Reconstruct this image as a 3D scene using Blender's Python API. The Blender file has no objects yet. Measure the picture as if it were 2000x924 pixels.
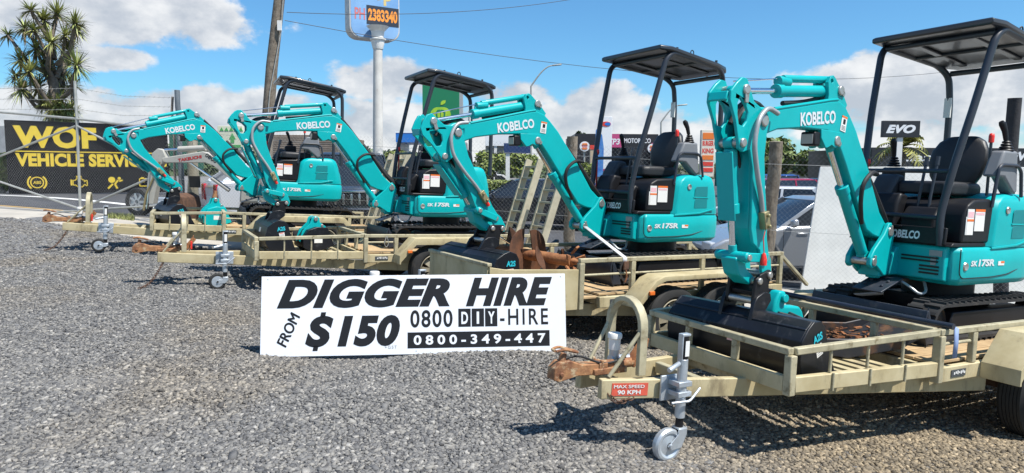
import bpy, bmesh, math, random
import numpy as np
from mathutils import Vector, Matrix, geometry, noise

R = math.radians
sc = bpy.context.scene
COL = sc.collection
random.seed(7)

# ------------------------------------------------------------------ camera
EYE = Vector((0.0, 0.0, 1.70))
FPX, PITCH, ROLL = 1333.0, R(-5.534), 0.00555
cp, sp = math.cos(PITCH), math.sin(PITCH)
cr, sr = math.cos(ROLL), math.sin(ROLL)
RIGHT0, FWD, UP0 = Vector((1, 0, 0)), Vector((0, cp, sp)), Vector((0, -sp, cp))
RIGHT = RIGHT0 * cr + UP0 * sr
UP = UP0 * cr - RIGHT0 * sr
cam_data = bpy.data.cameras.new('camera')
cam_data.lens = 36.0 * FPX / 2000.0
cam_data.sensor_width = 36.0
cam_data.clip_start, cam_data.clip_end = 0.1, 6000.0
cam = bpy.data.objects.new('camera', cam_data)
cam.matrix_world = Matrix(((RIGHT.x, UP.x, -FWD.x, EYE.x), (RIGHT.y, UP.y, -FWD.y, EYE.y), (RIGHT.z, UP.z, -FWD.z, EYE.z), (0, 0, 0, 1)))
COL.objects.link(cam)
sc.camera = cam


def at(px, py, Y):
    """world point seen at photo pixel px, py at the distance Y in front of the camera"""
    d = FWD + RIGHT * ((px - 1000) / FPX) - UP * ((py - 462) / FPX)
    return EYE + d * (Y / d.y)


# ------------------------------------------------------------------ light
SUN_TO = Vector((0.46, -0.30, 1.0)).normalized()
SUN_EL = math.asin(SUN_TO.z)
SUN_AZ = math.atan2(SUN_TO.x, SUN_TO.y)
wld = bpy.data.worlds.new('World')
sc.world = wld
wld.use_nodes = True
nt = wld.node_tree
nt.nodes.clear()


def N(tree, typ, **kw):
    n = tree.nodes.new(typ)
    for k, v in kw.items():
        setattr(n, k, v)
    return n


def mathn(tree, op, a, b=None, clamp=False):
    n = tree.nodes.new('ShaderNodeMath')
    n.operation = op
    n.use_clamp = clamp
    for i, v in enumerate((a, b)):
        if v is None:
            continue
        if isinstance(v, (int, float)):
            n.inputs[i].default_value = v
        else:
            tree.links.new(v, n.inputs[i])
    return n.outputs[0]


def smooth(tree, v, lo, hi):
    n = tree.nodes.new('ShaderNodeMapRange')
    n.interpolation_type = 'SMOOTHSTEP'
    n.inputs[1].default_value, n.inputs[2].default_value = lo, hi
    tree.links.new(v, n.inputs[0])
    return n.outputs[0]


SKY_STR = 0.115
sky = N(nt, 'ShaderNodeTexSky', sky_type='NISHITA')
sky.sun_disc = False
sky.sun_elevation = SUN_EL
sky.sun_rotation = SUN_AZ
sky.air_density, sky.dust_density, sky.ozone_density = 1.0, 0.4, 4.5
tc = N(nt, 'ShaderNodeTexCoord')
sep = N(nt, 'ShaderNodeSeparateXYZ')
nt.links.new(tc.outputs['Generated'], sep.inputs[0])
X_, Y_, Z_ = sep.outputs
hyp = mathn(nt, 'SQRT', mathn(nt, 'ADD', mathn(nt, 'MULTIPLY', X_, X_), mathn(nt, 'MULTIPLY', Y_, Y_)))
tel = mathn(nt, 'DIVIDE', Z_, mathn(nt, 'MAXIMUM', hyp, 0.02))          # tangent of the elevation
az = mathn(nt, 'ARCTAN2', X_, Y_)
cmb = N(nt, 'ShaderNodeCombineXYZ')
nt.links.new(mathn(nt, 'MULTIPLY', az, 1.0), cmb.inputs[0])
nt.links.new(mathn(nt, 'MULTIPLY', tel, 1.55), cmb.inputs[1])


def cloud_noise(vec, scale, detail, rough, seed, dist=0.0):
    n = N(nt, 'ShaderNodeTexNoise', noise_dimensions='4D')
    n.inputs['W'].default_value = seed
    n.inputs['Scale'].default_value = scale
    n.inputs['Detail'].default_value = detail
    n.inputs['Roughness'].default_value = rough
    n.inputs['Distortion'].default_value = dist
    nt.links.new(vec, n.inputs['Vector'])
    return n.outputs[0]


def blob(a0, e0, ra, re):
    """soft elliptical bank of cloud round azimuth a0 and tan elevation e0"""
    da = mathn(nt, 'DIVIDE', mathn(nt, 'SUBTRACT', az, a0), ra)
    de = mathn(nt, 'DIVIDE', mathn(nt, 'SUBTRACT', tel, e0), re)
    q = mathn(nt, 'ADD', mathn(nt, 'MULTIPLY', da, da), mathn(nt, 'MULTIPLY', de, de))
    return mathn(nt, 'SUBTRACT', 1.0, q)


def cloud_layer(seed, off):
    add = N(nt, 'ShaderNodeVectorMath', operation='ADD')
    add.inputs[1].default_value = off
    nt.links.new(cmb.outputs[0], add.inputs[0])
    big = cloud_noise(add.outputs[0], 4.2, 8.0, 0.56, seed)
    puff = cloud_noise(add.outputs[0], 13.0, 7.0, 0.6, seed + 3.0)
    v = mathn(nt, 'ADD', mathn(nt, 'MULTIPLY', big, 1.0), mathn(nt, 'MULTIPLY', puff, 0.50))
    return v


def density(off):
    v = cloud_layer(1.7, off)
    bias = None
    for a0, e0, ra, re, k in ((-0.60, 0.212, 0.25, 0.092, 0.48), (-0.42, 0.185, 0.13, 0.045, 0.30), (-0.53, 0.135, 0.085, 0.028, 0.34), (-0.29, 0.215, 0.06, 0.045, 0.24),
                              (-0.30, 0.052, 1.2, 0.072, 0.46), (-0.17, 0.120, 0.14, 0.050, 0.36), (0.0, 0.105, 0.12, 0.035, 0.32), (0.13, 0.085, 0.13, 0.055, 0.32), (0.50, 0.098, 0.27, 0.075, 0.40),
                              (1.6, 0.2, 0.8, 0.2, 0.3), (-1.9, 0.25, 0.9, 0.22, 0.3), (3.0, 0.2, 0.9, 0.2, 0.3), (-3.0, 0.2, 0.6, 0.2, 0.3)):
        b = mathn(nt, 'MULTIPLY', mathn(nt, 'MAXIMUM', blob(a0 + off[0] * 0.0, e0, ra, re), -0.6), k)
        bias = b if bias is None else mathn(nt, 'MAXIMUM', bias, b)
    return mathn(nt, 'ADD', v, bias)


d0 = density((0.0, 0.0, 0.0))
d1 = density((0.022, 0.05, 0.0))
cover = smooth(nt, d0, 0.89, 0.99)
cover = mathn(nt, 'MULTIPLY', cover, smooth(nt, tel, -0.01, 0.01))
lit = smooth(nt, mathn(nt, 'SUBTRACT', d0, d1), -0.16, 0.14)
thick = smooth(nt, d0, 0.95, 1.45)
ccol = N(nt, 'ShaderNodeMix', data_type='RGBA')
ccol.inputs['A'].default_value = (3.2, 3.5, 3.95, 1)
ccol.inputs['B'].default_value = (5.6, 5.65, 5.7, 1)
nt.links.new(lit, ccol.inputs['Factor'])
tint = N(nt, 'ShaderNodeMix', data_type='RGBA', blend_type='MULTIPLY')
tint.inputs['Factor'].default_value = 1.0
tint.inputs['B'].default_value = (0.50, 0.82, 0.95, 1)
nt.links.new(sky.outputs[0], tint.inputs['A'])
mixc = N(nt, 'ShaderNodeMix', data_type='RGBA')
nt.links.new(mathn(nt, 'MULTIPLY', cover, 0.96), mixc.inputs['Factor'])
nt.links.new(tint.outputs['Result'], mixc.inputs['A'])
nt.links.new(ccol.outputs['Result'], mixc.inputs['B'])
bg = N(nt, 'ShaderNodeBackground')
bg.inputs['Strength'].default_value = SKY_STR
nt.links.new(mixc.outputs['Result'], bg.inputs['Color'])
wo = N(nt, 'ShaderNodeOutputWorld')
nt.links.new(bg.outputs[0], wo.inputs[0])

sun_data = bpy.data.lights.new('sun', 'SUN')
sun_data.energy = 5.0
sun_data.angle = R(0.55)
sun_data.color = (1.0, 0.955, 0.88)
sun = bpy.data.objects.new('sun', sun_data)
sun.rotation_euler = (-SUN_TO).to_track_quat('-Z', 'Y').to_euler()
sun.location = (0, 0, 30)
COL.objects.link(sun)
sc.view_settings.view_transform = 'Standard'
sc.view_settings.look = 'None'
sc.view_settings.exposure = 0.55
sc.view_settings.gamma = 1.0
sc.view_settings.use_curve_mapping = False

# ------------------------------------------------------------------ materials
MATS = {}


def mat(name, col, rough=0.5, metal=0.0, vary=0.0, vscale=6.0, bump=0.0, bscale=40.0, col2=None, spots=None, coat=0.0, spec=0.5, island=0.0, streak=None):
    """Principled material; vary/col2: soft noise between two colours; spots=(colour, lo, hi, scale): patches of dirt or rust"""
    if name in MATS:
        return MATS[name]
    m = bpy.data.materials.new(name)
    m.use_nodes = True
    t = m.node_tree
    b = t.nodes['Principled BSDF']
    b.inputs['Roughness'].default_value = rough
    b.inputs['Metallic'].default_value = metal
    b.inputs['Coat Weight'].default_value = coat
    b.inputs['Coat Roughness'].default_value = 0.08
    b.inputs['Specular IOR Level'].default_value = spec
    tcn = N(t, 'ShaderNodeTexCoord')
    c = tuple(col) + (1,)
    b.inputs['Base Color'].default_value = c
    last = None
    if vary or col2:
        nz = N(t, 'ShaderNodeTexNoise')
        nz.inputs['Scale'].default_value = vscale
        nz.inputs['Detail'].default_value = 5.0
        nz.inputs['Roughness'].default_value = 0.62
        t.links.new(tcn.outputs['Object'], nz.inputs['Vector'])
        mx = N(t, 'ShaderNodeMix', data_type='RGBA')
        if col2:
            mx.inputs['A'].default_value, mx.inputs['B'].default_value = c, tuple(col2) + (1,)
        else:
            mx.inputs['A'].default_value = tuple(max(0, v * (1 - vary)) for v in col) + (1,)
            mx.inputs['B'].default_value = tuple(v * (1 + vary) for v in col) + (1,)
        t.links.new(smooth(t, nz.outputs[0], 0.3, 0.7), mx.inputs['Factor'])
        last = mx.outputs['Result']
    if spots:
        sc_, lo, hi, ss = spots
        nz = N(t, 'ShaderNodeTexNoise')
        nz.inputs['Scale'].default_value = ss
        nz.inputs['Detail'].default_value = 7.0
        nz.inputs['Roughness'].default_value = 0.7
        if streak:
            mp = N(t, 'ShaderNodeMapping')
            mp.inputs['Scale'].default_value = streak
            t.links.new(tcn.outputs['Object'], mp.inputs['Vector'])
            t.links.new(mp.outputs[0], nz.inputs['Vector'])
        else:
            t.links.new(tcn.outputs['Object'], nz.inputs['Vector'])
        mx = N(t, 'ShaderNodeMix', data_type='RGBA')
        if last:
            t.links.new(last, mx.inputs['A'])
        else:
            mx.inputs['A'].default_value = c
        mx.inputs['B'].default_value = tuple(sc_) + (1,)
        f = smooth(t, nz.outputs[0], lo, hi)
        t.links.new(f, mx.inputs['Factor'])
        last = mx.outputs['Result']
        rr = N(t, 'ShaderNodeMapRange')
        rr.inputs[3].default_value, rr.inputs[4].default_value = rough, min(1, rough + 0.3)
        t.links.new(f, rr.inputs[0])
        t.links.new(rr.outputs[0], b.inputs['Roughness'])
    if island:
        gm = N(t, 'ShaderNodeNewGeometry')
        mr = N(t, 'ShaderNodeMapRange')
        mr.inputs[3].default_value, mr.inputs[4].default_value = 1 - island, 1 + island
        t.links.new(gm.outputs['Random Per Island'], mr.inputs[0])
        mx = N(t, 'ShaderNodeMix', data_type='RGBA', blend_type='MULTIPLY')
        mx.inputs['Factor'].default_value = 1.0
        if last:
            t.links.new(last, mx.inputs['A'])
        else:
            mx.inputs['A'].default_value = c
        t.links.new(mr.outputs[0], mx.inputs['B'])
        last = mx.outputs['Result']
    if last:
        t.links.new(last, b.inputs['Base Color'])
    if bump:
        nz = N(t, 'ShaderNodeTexNoise')
        nz.inputs['Scale'].default_value = bscale
        nz.inputs['Detail'].default_value = 4.0
        t.links.new(tcn.outputs['Object'], nz.inputs['Vector'])
        bn = N(t, 'ShaderNodeBump')
        bn.inputs['Strength'].default_value = bump
        bn.inputs['Distance'].default_value = 0.01
        t.links.new(nz.outputs[0], bn.inputs['Height'])
        t.links.new(bn.outputs[0], b.inputs['Normal'])
    MATS[name] = m
    return m


def glass(name, col=(0.02, 0.025, 0.03)):
    return mat(name, col, 0.06, 0.0, spec=0.8)


TEAL = mat('teal_paint', (0.0006, 0.378, 0.388), 0.40, vary=0.05, vscale=3.0, coat=0.06, spec=0.32, spots=((0.03, 0.30, 0.31), 0.60, 0.82, 6.0), bump=0.05, bscale=18)
TEALD = mat('teal_vent', (0.001, 0.20, 0.215), 0.5, vary=0.05)
BLK = mat('black_plastic', (0.010, 0.010, 0.012), 0.45, vary=0.15, spec=.3, spots=((0.05, 0.05, 0.05), 0.6, 0.9, 8.0))
CANOPY = mat('slate_steel_paint', (0.026, 0.032, 0.044), 0.42, vary=0.1, vscale=4, coat=0.1)
ROOFM = mat('slate_roof_paint', (0.020, 0.024, 0.032), 0.33, vary=0.15, vscale=3, coat=0.3)
GREYP = mat('grey_plastic', (0.17, 0.18, 0.195), 0.55, vary=0.06)
SEATM = mat('seat_vinyl', (0.016, 0.017, 0.020), 0.48, vary=0.1, bump=0.15, bscale=150)
RUB = mat('track_rubber', (0.021, 0.020, 0.020), 0.78, vary=0.2, spots=((0.075, 0.065, 0.055), 0.55, 0.8, 7.0))
TYRE = mat('tyre_rubber', (0.020, 0.020, 0.020), 0.8, vary=0.2, spots=((0.07, 0.06, 0.05), 0.58, 0.85, 9.0))
GALV = mat('weathered_galvanised_steel', (0.33, 0.295, 0.195), 0.55, 0.12, col2=(0.47, 0.42, 0.28), vscale=7.0, spots=((0.17, 0.135, 0.07), 0.50, 0.72, 11.0), bump=0.08, bscale=60)
GALVP = mat('dusty_galvanised_plate', (0.42, 0.345, 0.19), 0.6, 0.08, col2=(0.53, 0.455, 0.28), vscale=3.5, spots=((0.24, 0.195, 0.115), 0.50, 0.72, 5.5), streak=(1, 1, 0.45), bump=.06, bscale=30)
ZINC = mat('bright_zinc', (0.48, 0.52, 0.56), 0.42, 0.55, vary=0.12, vscale=12)
CHROME = mat('chrome_rod', (0.75, 0.76, 0.78), 0.14, 1.0)
STEELP = mat('pin_steel', (0.50, 0.48, 0.45), 0.35, 0.8, spots=((0.25, 0.22, 0.18), 0.5, 0.7, 25))
RUST = mat('rusty_iron', (0.23, 0.085, 0.035), 0.85, 0.1, col2=(0.34, 0.15, 0.06), vscale=14, spots=((0.09, 0.045, 0.03), 0.5, 0.7, 9), bump=0.4, bscale=50)
RUSTO = mat('orange_rust', (0.40, 0.20, 0.09), 0.75, 0.15, col2=(0.17, 0.07, 0.035), vscale=16, spots=((0.50, 0.40, 0.25), 0.52, 0.66, 14), bump=0.3, bscale=60)
DRUST = mat('dark_rust', (0.075, 0.042, 0.03), 0.85, 0.1, col2=(0.14, 0.07, 0.04), vscale=12, spots=((0.26, 0.12, 0.05), 0.6, 0.75, 7), bump=0.4, bscale=40)
BKT = mat('black_bucket_paint', (0.008, 0.009, 0.013), 0.38, spec=.4, vary=0.2, spots=((0.085, 0.088, 0.095), 0.56, 0.80, 7.0), streak=(1.0, 2.5, 1.0), bump=0.06, bscale=30)
BLADE = mat('worn_blade_steel', (0.028, 0.034, 0.048), 0.42, 0.2, vary=0.2, spots=((0.11, 0.10, 0.095), 0.55, 0.75, 6.0))
HOSE = mat('black_hose', (0.012, 0.012, 0.013), 0.6)
BRAID = mat('grey_spiral_hose_guard', (0.33, 0.35, 0.36), 0.45, 0.3, vary=0.1)
WHITE = mat('white_paint', (0.78, 0.79, 0.80), 0.45, vary=0.02)
STICK = mat('white_sticker', (0.74, 0.73, 0.70), 0.5)
ORANGE = mat('orange_sticker', (0.75, 0.16, 0.02), 0.5)
RED = mat('red_plastic', (0.72, 0.03, 0.02), 0.4)
INK = mat('black_ink', (0.006, 0.006, 0.008), 0.5)
GREYINK = mat('grey_print', (0.30, 0.30, 0.30), 0.6)
PINKST = mat('pink_sticker', (0.75, 0.45, 0.48), 0.5)
SILV = mat('silver_lettering', (0.62, 0.66, 0.68), 0.45)
TEALST = mat('bright_teal_lettering', (0.02, 0.45, 0.55), 0.5)
BRASS = mat('dull_brass', (0.34, 0.29, 0.16), 0.5, 0.6, vary=0.15)
PLANK = mat('weathered_deck_timber', (0.40, 0.27, 0.14), 0.8, col2=(0.52, 0.37, 0.20), vscale=4, spots=((0.19, 0.13, 0.08), 0.52, 0.72, 6), streak=(0.6, 4, 4), island=0.18)
LOG = mat('weathered_log', (0.13, 0.105, 0.08), 0.9, col2=(0.24, 0.20, 0.155), vscale=9, spots=((0.05, 0.04, 0.03), 0.5, 0.7, 9), streak=(5, 5, 0.6), bump=0.6, bscale=30)
LADM = mat('bleached_timber', (0.36, 0.33, 0.24), 0.8, col2=(0.46, 0.42, 0.31), vscale=6, spots=((0.20, 0.17, 0.11), 0.55, 0.75, 8))
CHAINL = mat('chain_link_wire', (0.34, 0.35, 0.35), 0.5, 0.4)
PIPEG = mat('galvanised_pipe', (0.40, 0.40, 0.37), 0.5, 0.3, vary=0.12, vscale=9)
LAMPG = mat('lamp_glass', (0.30, 0.29, 0.27), 0.15, spec=0.8)
BLUEST = mat('blue_webbing', (0.22, 0.30, 0.50), 0.75, vary=0.1, vscale=20)


# ------------------------------------------------------------------ mesh helpers
class MB:
    """collects shapes and links them as one mesh object"""

    def __init__(s):
        s.v, s.f, s.m, s.k = [], [], [], 0

    def add(s, vs, fs, T=None):
        o = len(s.v)
        if T is not None:
            vs = [T @ Vector(p) for p in vs]
        s.v += [tuple(p) for p in vs]
        s.f += [tuple(i + o for i in f) for f in fs]
        s.m += [s.k] * len(fs)
        return s

    def use(s, k):
        s.k = k
        return s

    def box(s, x0, x1, y0, y1, z0, z1, T=None):
        v = [(x, y, z) for x in (x0, x1) for y in (y0, y1) for z in (z0, z1)]
        return s.add(v, [(0, 1, 3, 2), (4, 6, 7, 5), (0, 4, 5, 1), (2, 3, 7, 6), (0, 2, 6, 4), (1, 5, 7, 3)], T)

    def bar(s, p0, p1, w, h, up=(0, 0, 1)):
        """rectangular bar: w across, h along up, centred on the line"""
        p0, p1 = Vector(p0), Vector(p1)
        d = (p1 - p0).normalized()
        up = Vector(up)
        sx = d.cross(up)
        if sx.length < 1e-4:
            sx = d.cross(Vector((1, 0, 0)))
        sx.normalize()
        u = sx.cross(d).normalized()
        v = [p + sx * (a * w / 2) + u * (b * h / 2) for p in (p0, p1) for a in (-1, 1) for b in (-1, 1)]
        return s.add(v, [(0, 1, 3, 2), (4, 6, 7, 5), (0, 4, 5, 1), (2, 3, 7, 6), (0, 2, 6, 4), (1, 5, 7, 3)])

    def cyl(s, p0, p1, r, r2=None, n=16, cap=True):
        p0, p1 = Vector(p0), Vector(p1)
        r2 = r if r2 is None else r2
        d = (p1 - p0).normalized()
        a = d.orthogonal().normalized()
        b = d.cross(a)
        v = []
        for p, q in ((p0, r), (p1, r2)):
            v += [p + (a * math.cos(2 * math.pi * i / n) + b * math.sin(2 * math.pi * i / n)) * q for i in range(n)]
        f = [(i, (i + 1) % n, n + (i + 1) % n, n + i) for i in range(n)]
        if cap:
            f += [tuple(range(n - 1, -1, -1)), tuple(range(n, 2 * n))]
        return s.add(v, f)

    def tube(s, path, r, n=10, closed=False):
        path = [Vector(p) for p in path]
        m = len(path)
        rs = r if isinstance(r, (list, tuple)) else [r] * m
        v, f = [], []
        a = None
        for i, p in enumerate(path):
            if closed:
                d = (path[(i + 1) % m] - path[i - 1]).normalized()
            else:
                d = (path[min(i + 1, m - 1)] - path[max(i - 1, 0)]).normalized()
            a = d.orthogonal().normalized() if a is None else (a - d * a.dot(d)).normalized()
            b = d.cross(a)
            v += [p + (a * math.cos(2 * math.pi * k / n) + b * math.sin(2 * math.pi * k / n)) * rs[i] for k in range(n)]
        for i in range(m if closed else m - 1):
            j = (i + 1) % m
            f += [(i * n + k, i * n + (k + 1) % n, j * n + (k + 1) % n, j * n + k) for k in range(n)]
        if not closed:
            f += [tuple(range(n - 1, -1, -1)), tuple(range((m - 1) * n, m * n))]
        return s.add(v, f)

    def prism(s, poly, y0, y1, holes=(), T=None):
        """polygon in x, z extruded along y, with holes"""
        loops = [list(poly)] + [list(h) for h in holes]
        flat = [p for l in loops for p in l]
        n = len(flat)
        tris = geometry.tessellate_polygon([[Vector((p[0], p[1], 0)) for p in l] for l in loops])
        v = [(p[0], y0, p[1]) for p in flat] + [(p[0], y1, p[1]) for p in flat]
        f = []
        area = sum(loops[0][i][0] * loops[0][(i + 1) % len(loops[0])][1] - loops[0][(i + 1) % len(loops[0])][0] * loops[0][i][1] for i in range(len(loops[0])))
        if not holes:
            f += [tuple(range(n)), tuple(range(2 * n - 1, n - 1, -1))]
        else:
            f += [tuple(t) for t in tris] + [tuple(i + n for i in reversed(t)) for t in tris]
        o = 0
        for l in loops:
            k = len(l)
            f += [(o + i, o + i + n, o + (i + 1) % k + n, o + (i + 1) % k) for i in range(k)]
            o += k
        return s.add(v, f, T)

    def loft(s, rings, cap=True):
        n = len(rings[0])
        v = [p for r_ in rings for p in r_]
        f = []
        for i in range(len(rings) - 1):
            f += [(i * n + k, i * n + (k + 1) % n, (i + 1) * n + (k + 1) % n, (i + 1) * n + k) for k in range(n)]
        if cap:
            f += [tuple(range(n - 1, -1, -1)), tuple(range((len(rings) - 1) * n, len(rings) * n))]
        return s.add(v, f)

    def lathe(s, prof, c, ax=(0, 1, 0), n=28):
        """prof: (radius, offset along ax) pairs turned round ax through c"""
        ax = Vector(ax).normalized()
        a = ax.orthogonal().normalized()
        b = ax.cross(a)
        c = Vector(c)
        v, f = [], []
        for r_, h in prof:
            v += [c + ax * h + (a * math.cos(2 * math.pi * k / n) + b * math.sin(2 * math.pi * k / n)) * r_ for k in range(n)]
        m = len(prof)
        for i in range(m - 1):
            f += [(i * n + k, i * n + (k + 1) % n, (i + 1) * n + (k + 1) % n, (i + 1) * n + k) for k in range(n)]
        return s.add(v, f)

    def build(s, name, mats, parent=None, M=None, bevel=0.0, ang=35, seg=2, flip=True):
        me = bpy.data.meshes.new(name)
        me.from_pydata(s.v, [], s.f)
        for m_ in (mats if isinstance(mats, (list, tuple)) else [mats]):
            me.materials.append(m_)
        me.polygons.foreach_set('material_index', s.m)
        if flip:
            bm = bmesh.new()
            bm.from_mesh(me)
            bmesh.ops.recalc_face_normals(bm, faces=bm.faces)
            bm.to_mesh(me)
            bm.free()
        me.polygons.foreach_set('use_smooth', [True] * len(me.polygons))
        me.set_sharp_from_angle(angle=R(ang))
        me.update()
        o = bpy.data.objects.new(name, me)
        COL.objects.link(o)
        if parent:
            o.parent = parent
        if M is not None:
            o.matrix_local = M
        if bevel:
            b = o.modifiers.new('bevel', 'BEVEL')
            b.width = bevel
            b.segments = seg
            b.limit_method = 'ANGLE'
            b.angle_limit = R(30)
        return o


def tag(o, label, cat, group=None, kind=None):
    if label:
        o['label'] = label
    if cat:
        o['category'] = cat
    if group:
        o['group'] = group
    if kind:
        o['kind'] = kind
    return o


def thing(name, label, cat, M=None, group=None):
    o = bpy.data.objects.new(name, None)
    o.empty_display_size = 0.1
    COL.objects.link(o)
    if M is not None:
        o.matrix_world = M
    return tag(o, label, cat, group)


def struct(o):
    o['kind'] = 'structure'
    return o


def basis(o, x, y):
    """matrix placing text: x along reading direction, y up the letters"""
    x, y = Vector(x).normalized(), Vector(y).normalized()
    z = x.cross(y).normalized()
    y = z.cross(x)
    o = Vector(o)
    return Matrix(((x.x, y.x, z.x, o.x), (x.y, y.y, z.y, o.y), (x.z, y.z, z.z, o.z), (0, 0, 0, 1)))


FC = bpy.data.curves.new('type', 'FONT')
FO = bpy.data.objects.new('type', FC)


def text_mesh(body, bold=0.0, shear=0.0, spacing=1.0, res=3):
    FC.body = body
    FC.offset = bold
    FC.shear = shear
    FC.extrude = 0.0
    FC.resolution_u = res
    FC.space_character = spacing
    COL.objects.link(FO)
    dg = bpy.context.evaluated_depsgraph_get()
    dg.update()
    me = bpy.data.meshes.new_from_object(FO.evaluated_get(dg), depsgraph=dg)
    COL.objects.unlink(FO)
    return me


def text(name, body, M, material, w=None, h=None, parent=None, bold=0.0, shear=0.0, spacing=1.0, thick=0.002, center=False, res=3):
    """flat lettering fitted to width w and height h"""
    if 'M' in body and bold > 0:      # this letter's outline folds over itself when thickened: lay shifted copies instead
        m0 = text_mesh(body, 0.0, shear, spacing, res)
        vs, fs = [], []
        for q, (dx, dy) in enumerate(((-bold, 0), (bold, 0), (0, -bold * .7), (0, bold * .7), (0, 0))):
            o_ = len(vs)
            vs += [(v.co.x + dx, v.co.y + dy, q * 1.0) for v in m0.vertices]
            fs += [tuple(i + o_ for i in p_.vertices) for p_ in m0.polygons]
        me = bpy.data.meshes.new('type')
        me.from_pydata(vs, [], fs)
    else:
        me = text_mesh(body, bold, shear, spacing, res)
    n = len(me.vertices)
    co = np.empty(n * 3, np.float32)
    me.vertices.foreach_get('co', co)
    co = co.reshape(-1, 3)
    lo, hi = co.min(0), co.max(0)
    sx = w / (hi[0] - lo[0]) if w else None
    sy = h / (hi[1] - lo[1]) if h else None
    sx = sx or sy
    sy = sy or sx
    co[:, 0] = (co[:, 0] - lo[0]) * sx
    co[:, 1] = (co[:, 1] - lo[1]) * sy
    if center:
        co[:, 0] -= (hi[0] - lo[0]) * sx / 2
        co[:, 1] -= (hi[1] - lo[1]) * sy / 2
    co[:, 2] = thick + co[:, 2] * .0003
    me.vertices.foreach_set('co', co.ravel())
    me.materials.clear()
    me.materials.append(material)
    me.name = name
    me.update()
    o = bpy.data.objects.new(name, me)
    COL.objects.link(o)
    if parent:
        o.parent = parent
        o.matrix_local = M
    else:
        o.matrix_world = M
    return o


def arc(cx, cz, r, a0, a1, n=8):
    return [(cx + r * math.cos(R(a0 + (a1 - a0) * i / n)), cz + r * math.sin(R(a0 + (a1 - a0) * i / n))) for i in range(n + 1)]


def fillet(pts, r, n=5):
    """smooth path through points with rounded corners"""
    pts = [Vector(p) for p in pts]
    out = [pts[0]]
    for i in range(1, len(pts) - 1):
        a, b, c = pts[i - 1], pts[i], pts[i + 1]
        d1, d2 = (a - b), (c - b)
        k = min(r, d1.length * 0.45, d2.length * 0.45)
        p, q = b + d1.normalized() * k, b + d2.normalized() * k
        for j in range(n + 1):
            t = j / n
            out.append(p * (1 - t) ** 2 + b * 2 * t * (1 - t) + q * t * t)
    out.append(pts[-1])
    return out


def rotm(p, ang, swing=0.0):
    """part frame at p: turned by swing about z, then raised by ang in its x-z plane"""
    return Matrix.Translation(Vector(p)) @ Matrix.Rotation(swing, 4, 'Z') @ Matrix.Rotation(-ang, 4, 'Y')

# ------------------------------------------------------------------ terrain
GP = np.array([(0.9, 3.84, .02), (-3.42, 8.05, .255), (-6.3, 10.5, .447), (3.74, 4.78, -.177), (4.28, 5.07, -.203), (1.62, 6.62, -.049), (2.22, 6.98, -.07), (-1.08, 8.97, .085), (-.46, 9.3, .059), (-3.785, 10.83, .268),
               (2.93, 6.27, -.167), (.75, 8.09, -.04), (-1.87, 10.48, .09), (-4.5, 12.37, .27), (-1.15, 5.6, .13), (-8.6, 13.4, .72), (-8.3, 11.4, .60), (-12, 13.5, .80),
               (0, 1.0, .12), (0, -6, .2), (-3, 3, .18), (-5, 6, .30), (-9, 8, .55), (3, 2.5, -.05), (6, 4, -.25), (8, 8, -.25), (3.2, 10.6, -.13), (-1, 12.4, .08), (8, 12, -.2),
               (-8.8, 16, .62), (-12, 22, .80), (-16, 22, .84), (-5, 20, .38), (-5, 26, .3), (0, 25, -.03), (8, 25, -.15), (9, 15, -.2), (0, 16, .02), (-20, 14, .95), (-20, 28, .85),
               (0, 40, -.05), (-20, 45, .4), (20, 40, -.15), (0, 70, -.05), (-60, 60, .4), (60, 60, -.05), (-1.9, 5.24, .232), (-.75, 5.36, .225), (.43, 5.47, .217), (40, 10, -.2), (-40, 10, .9), (30, -10, 0), (-30, -10, .5)])


def tps_fit(P, lam=0.02):
    n = len(P)
    d = np.hypot(P[:, None, 0] - P[None, :, 0], P[:, None, 1] - P[None, :, 1])
    K = np.where(d > 0, d ** 2 * np.log(np.maximum(d, 1e-9)), 0) + lam * np.eye(n) * 5
    A = np.zeros((n + 3, n + 3))
    A[:n, :n] = K
    A[:n, n:] = np.c_[np.ones(n), P[:, :2]]
    A[n:, :n] = A[:n, n:].T
    return np.linalg.solve(A, np.r_[P[:, 2], np.zeros(3)])


TW = tps_fit(GP)


def gz(x, y):
    """height of the ground"""
    x, y = np.asarray(x, float), np.asarray(y, float)
    d = np.hypot(x[..., None] - GP[:, 0], y[..., None] - GP[:, 1])
    z = (np.where(d > 0, d ** 2 * np.log(np.maximum(d, 1e-9)), 0) * TW[:-3]).sum(-1) + TW[-3] + TW[-2] * x + TW[-1] * y
    far = np.clip((np.hypot(x, y - 20) - 35) / 40, 0, 1)
    return z * (1 - far) + (-0.02) * far


def G(x, y, dz=0.0):
    return Vector((x, y, float(gz(x, y)) + dz))


def grid_sheet(name, xs, ys, fn, material, dz):
    """sheet over a grid; fn(s, t) gives x, y"""
    S, T = np.meshgrid(xs, ys, indexing='ij')
    X, Y = fn(S, T)
    Z = gz(X, Y) + dz
    ni, nj = X.shape
    v = np.stack([X, Y, Z], -1).reshape(-1, 3)
    f = [(i * nj + j, (i + 1) * nj + j, (i + 1) * nj + j + 1, i * nj + j + 1) for i in range(ni - 1) for j in range(nj - 1)]
    mb = MB()
    mb.v, mb.f, mb.m = [tuple(p) for p in v], f, [0] * len(f)
    return mb.build(name, material, ang=60)


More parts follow.
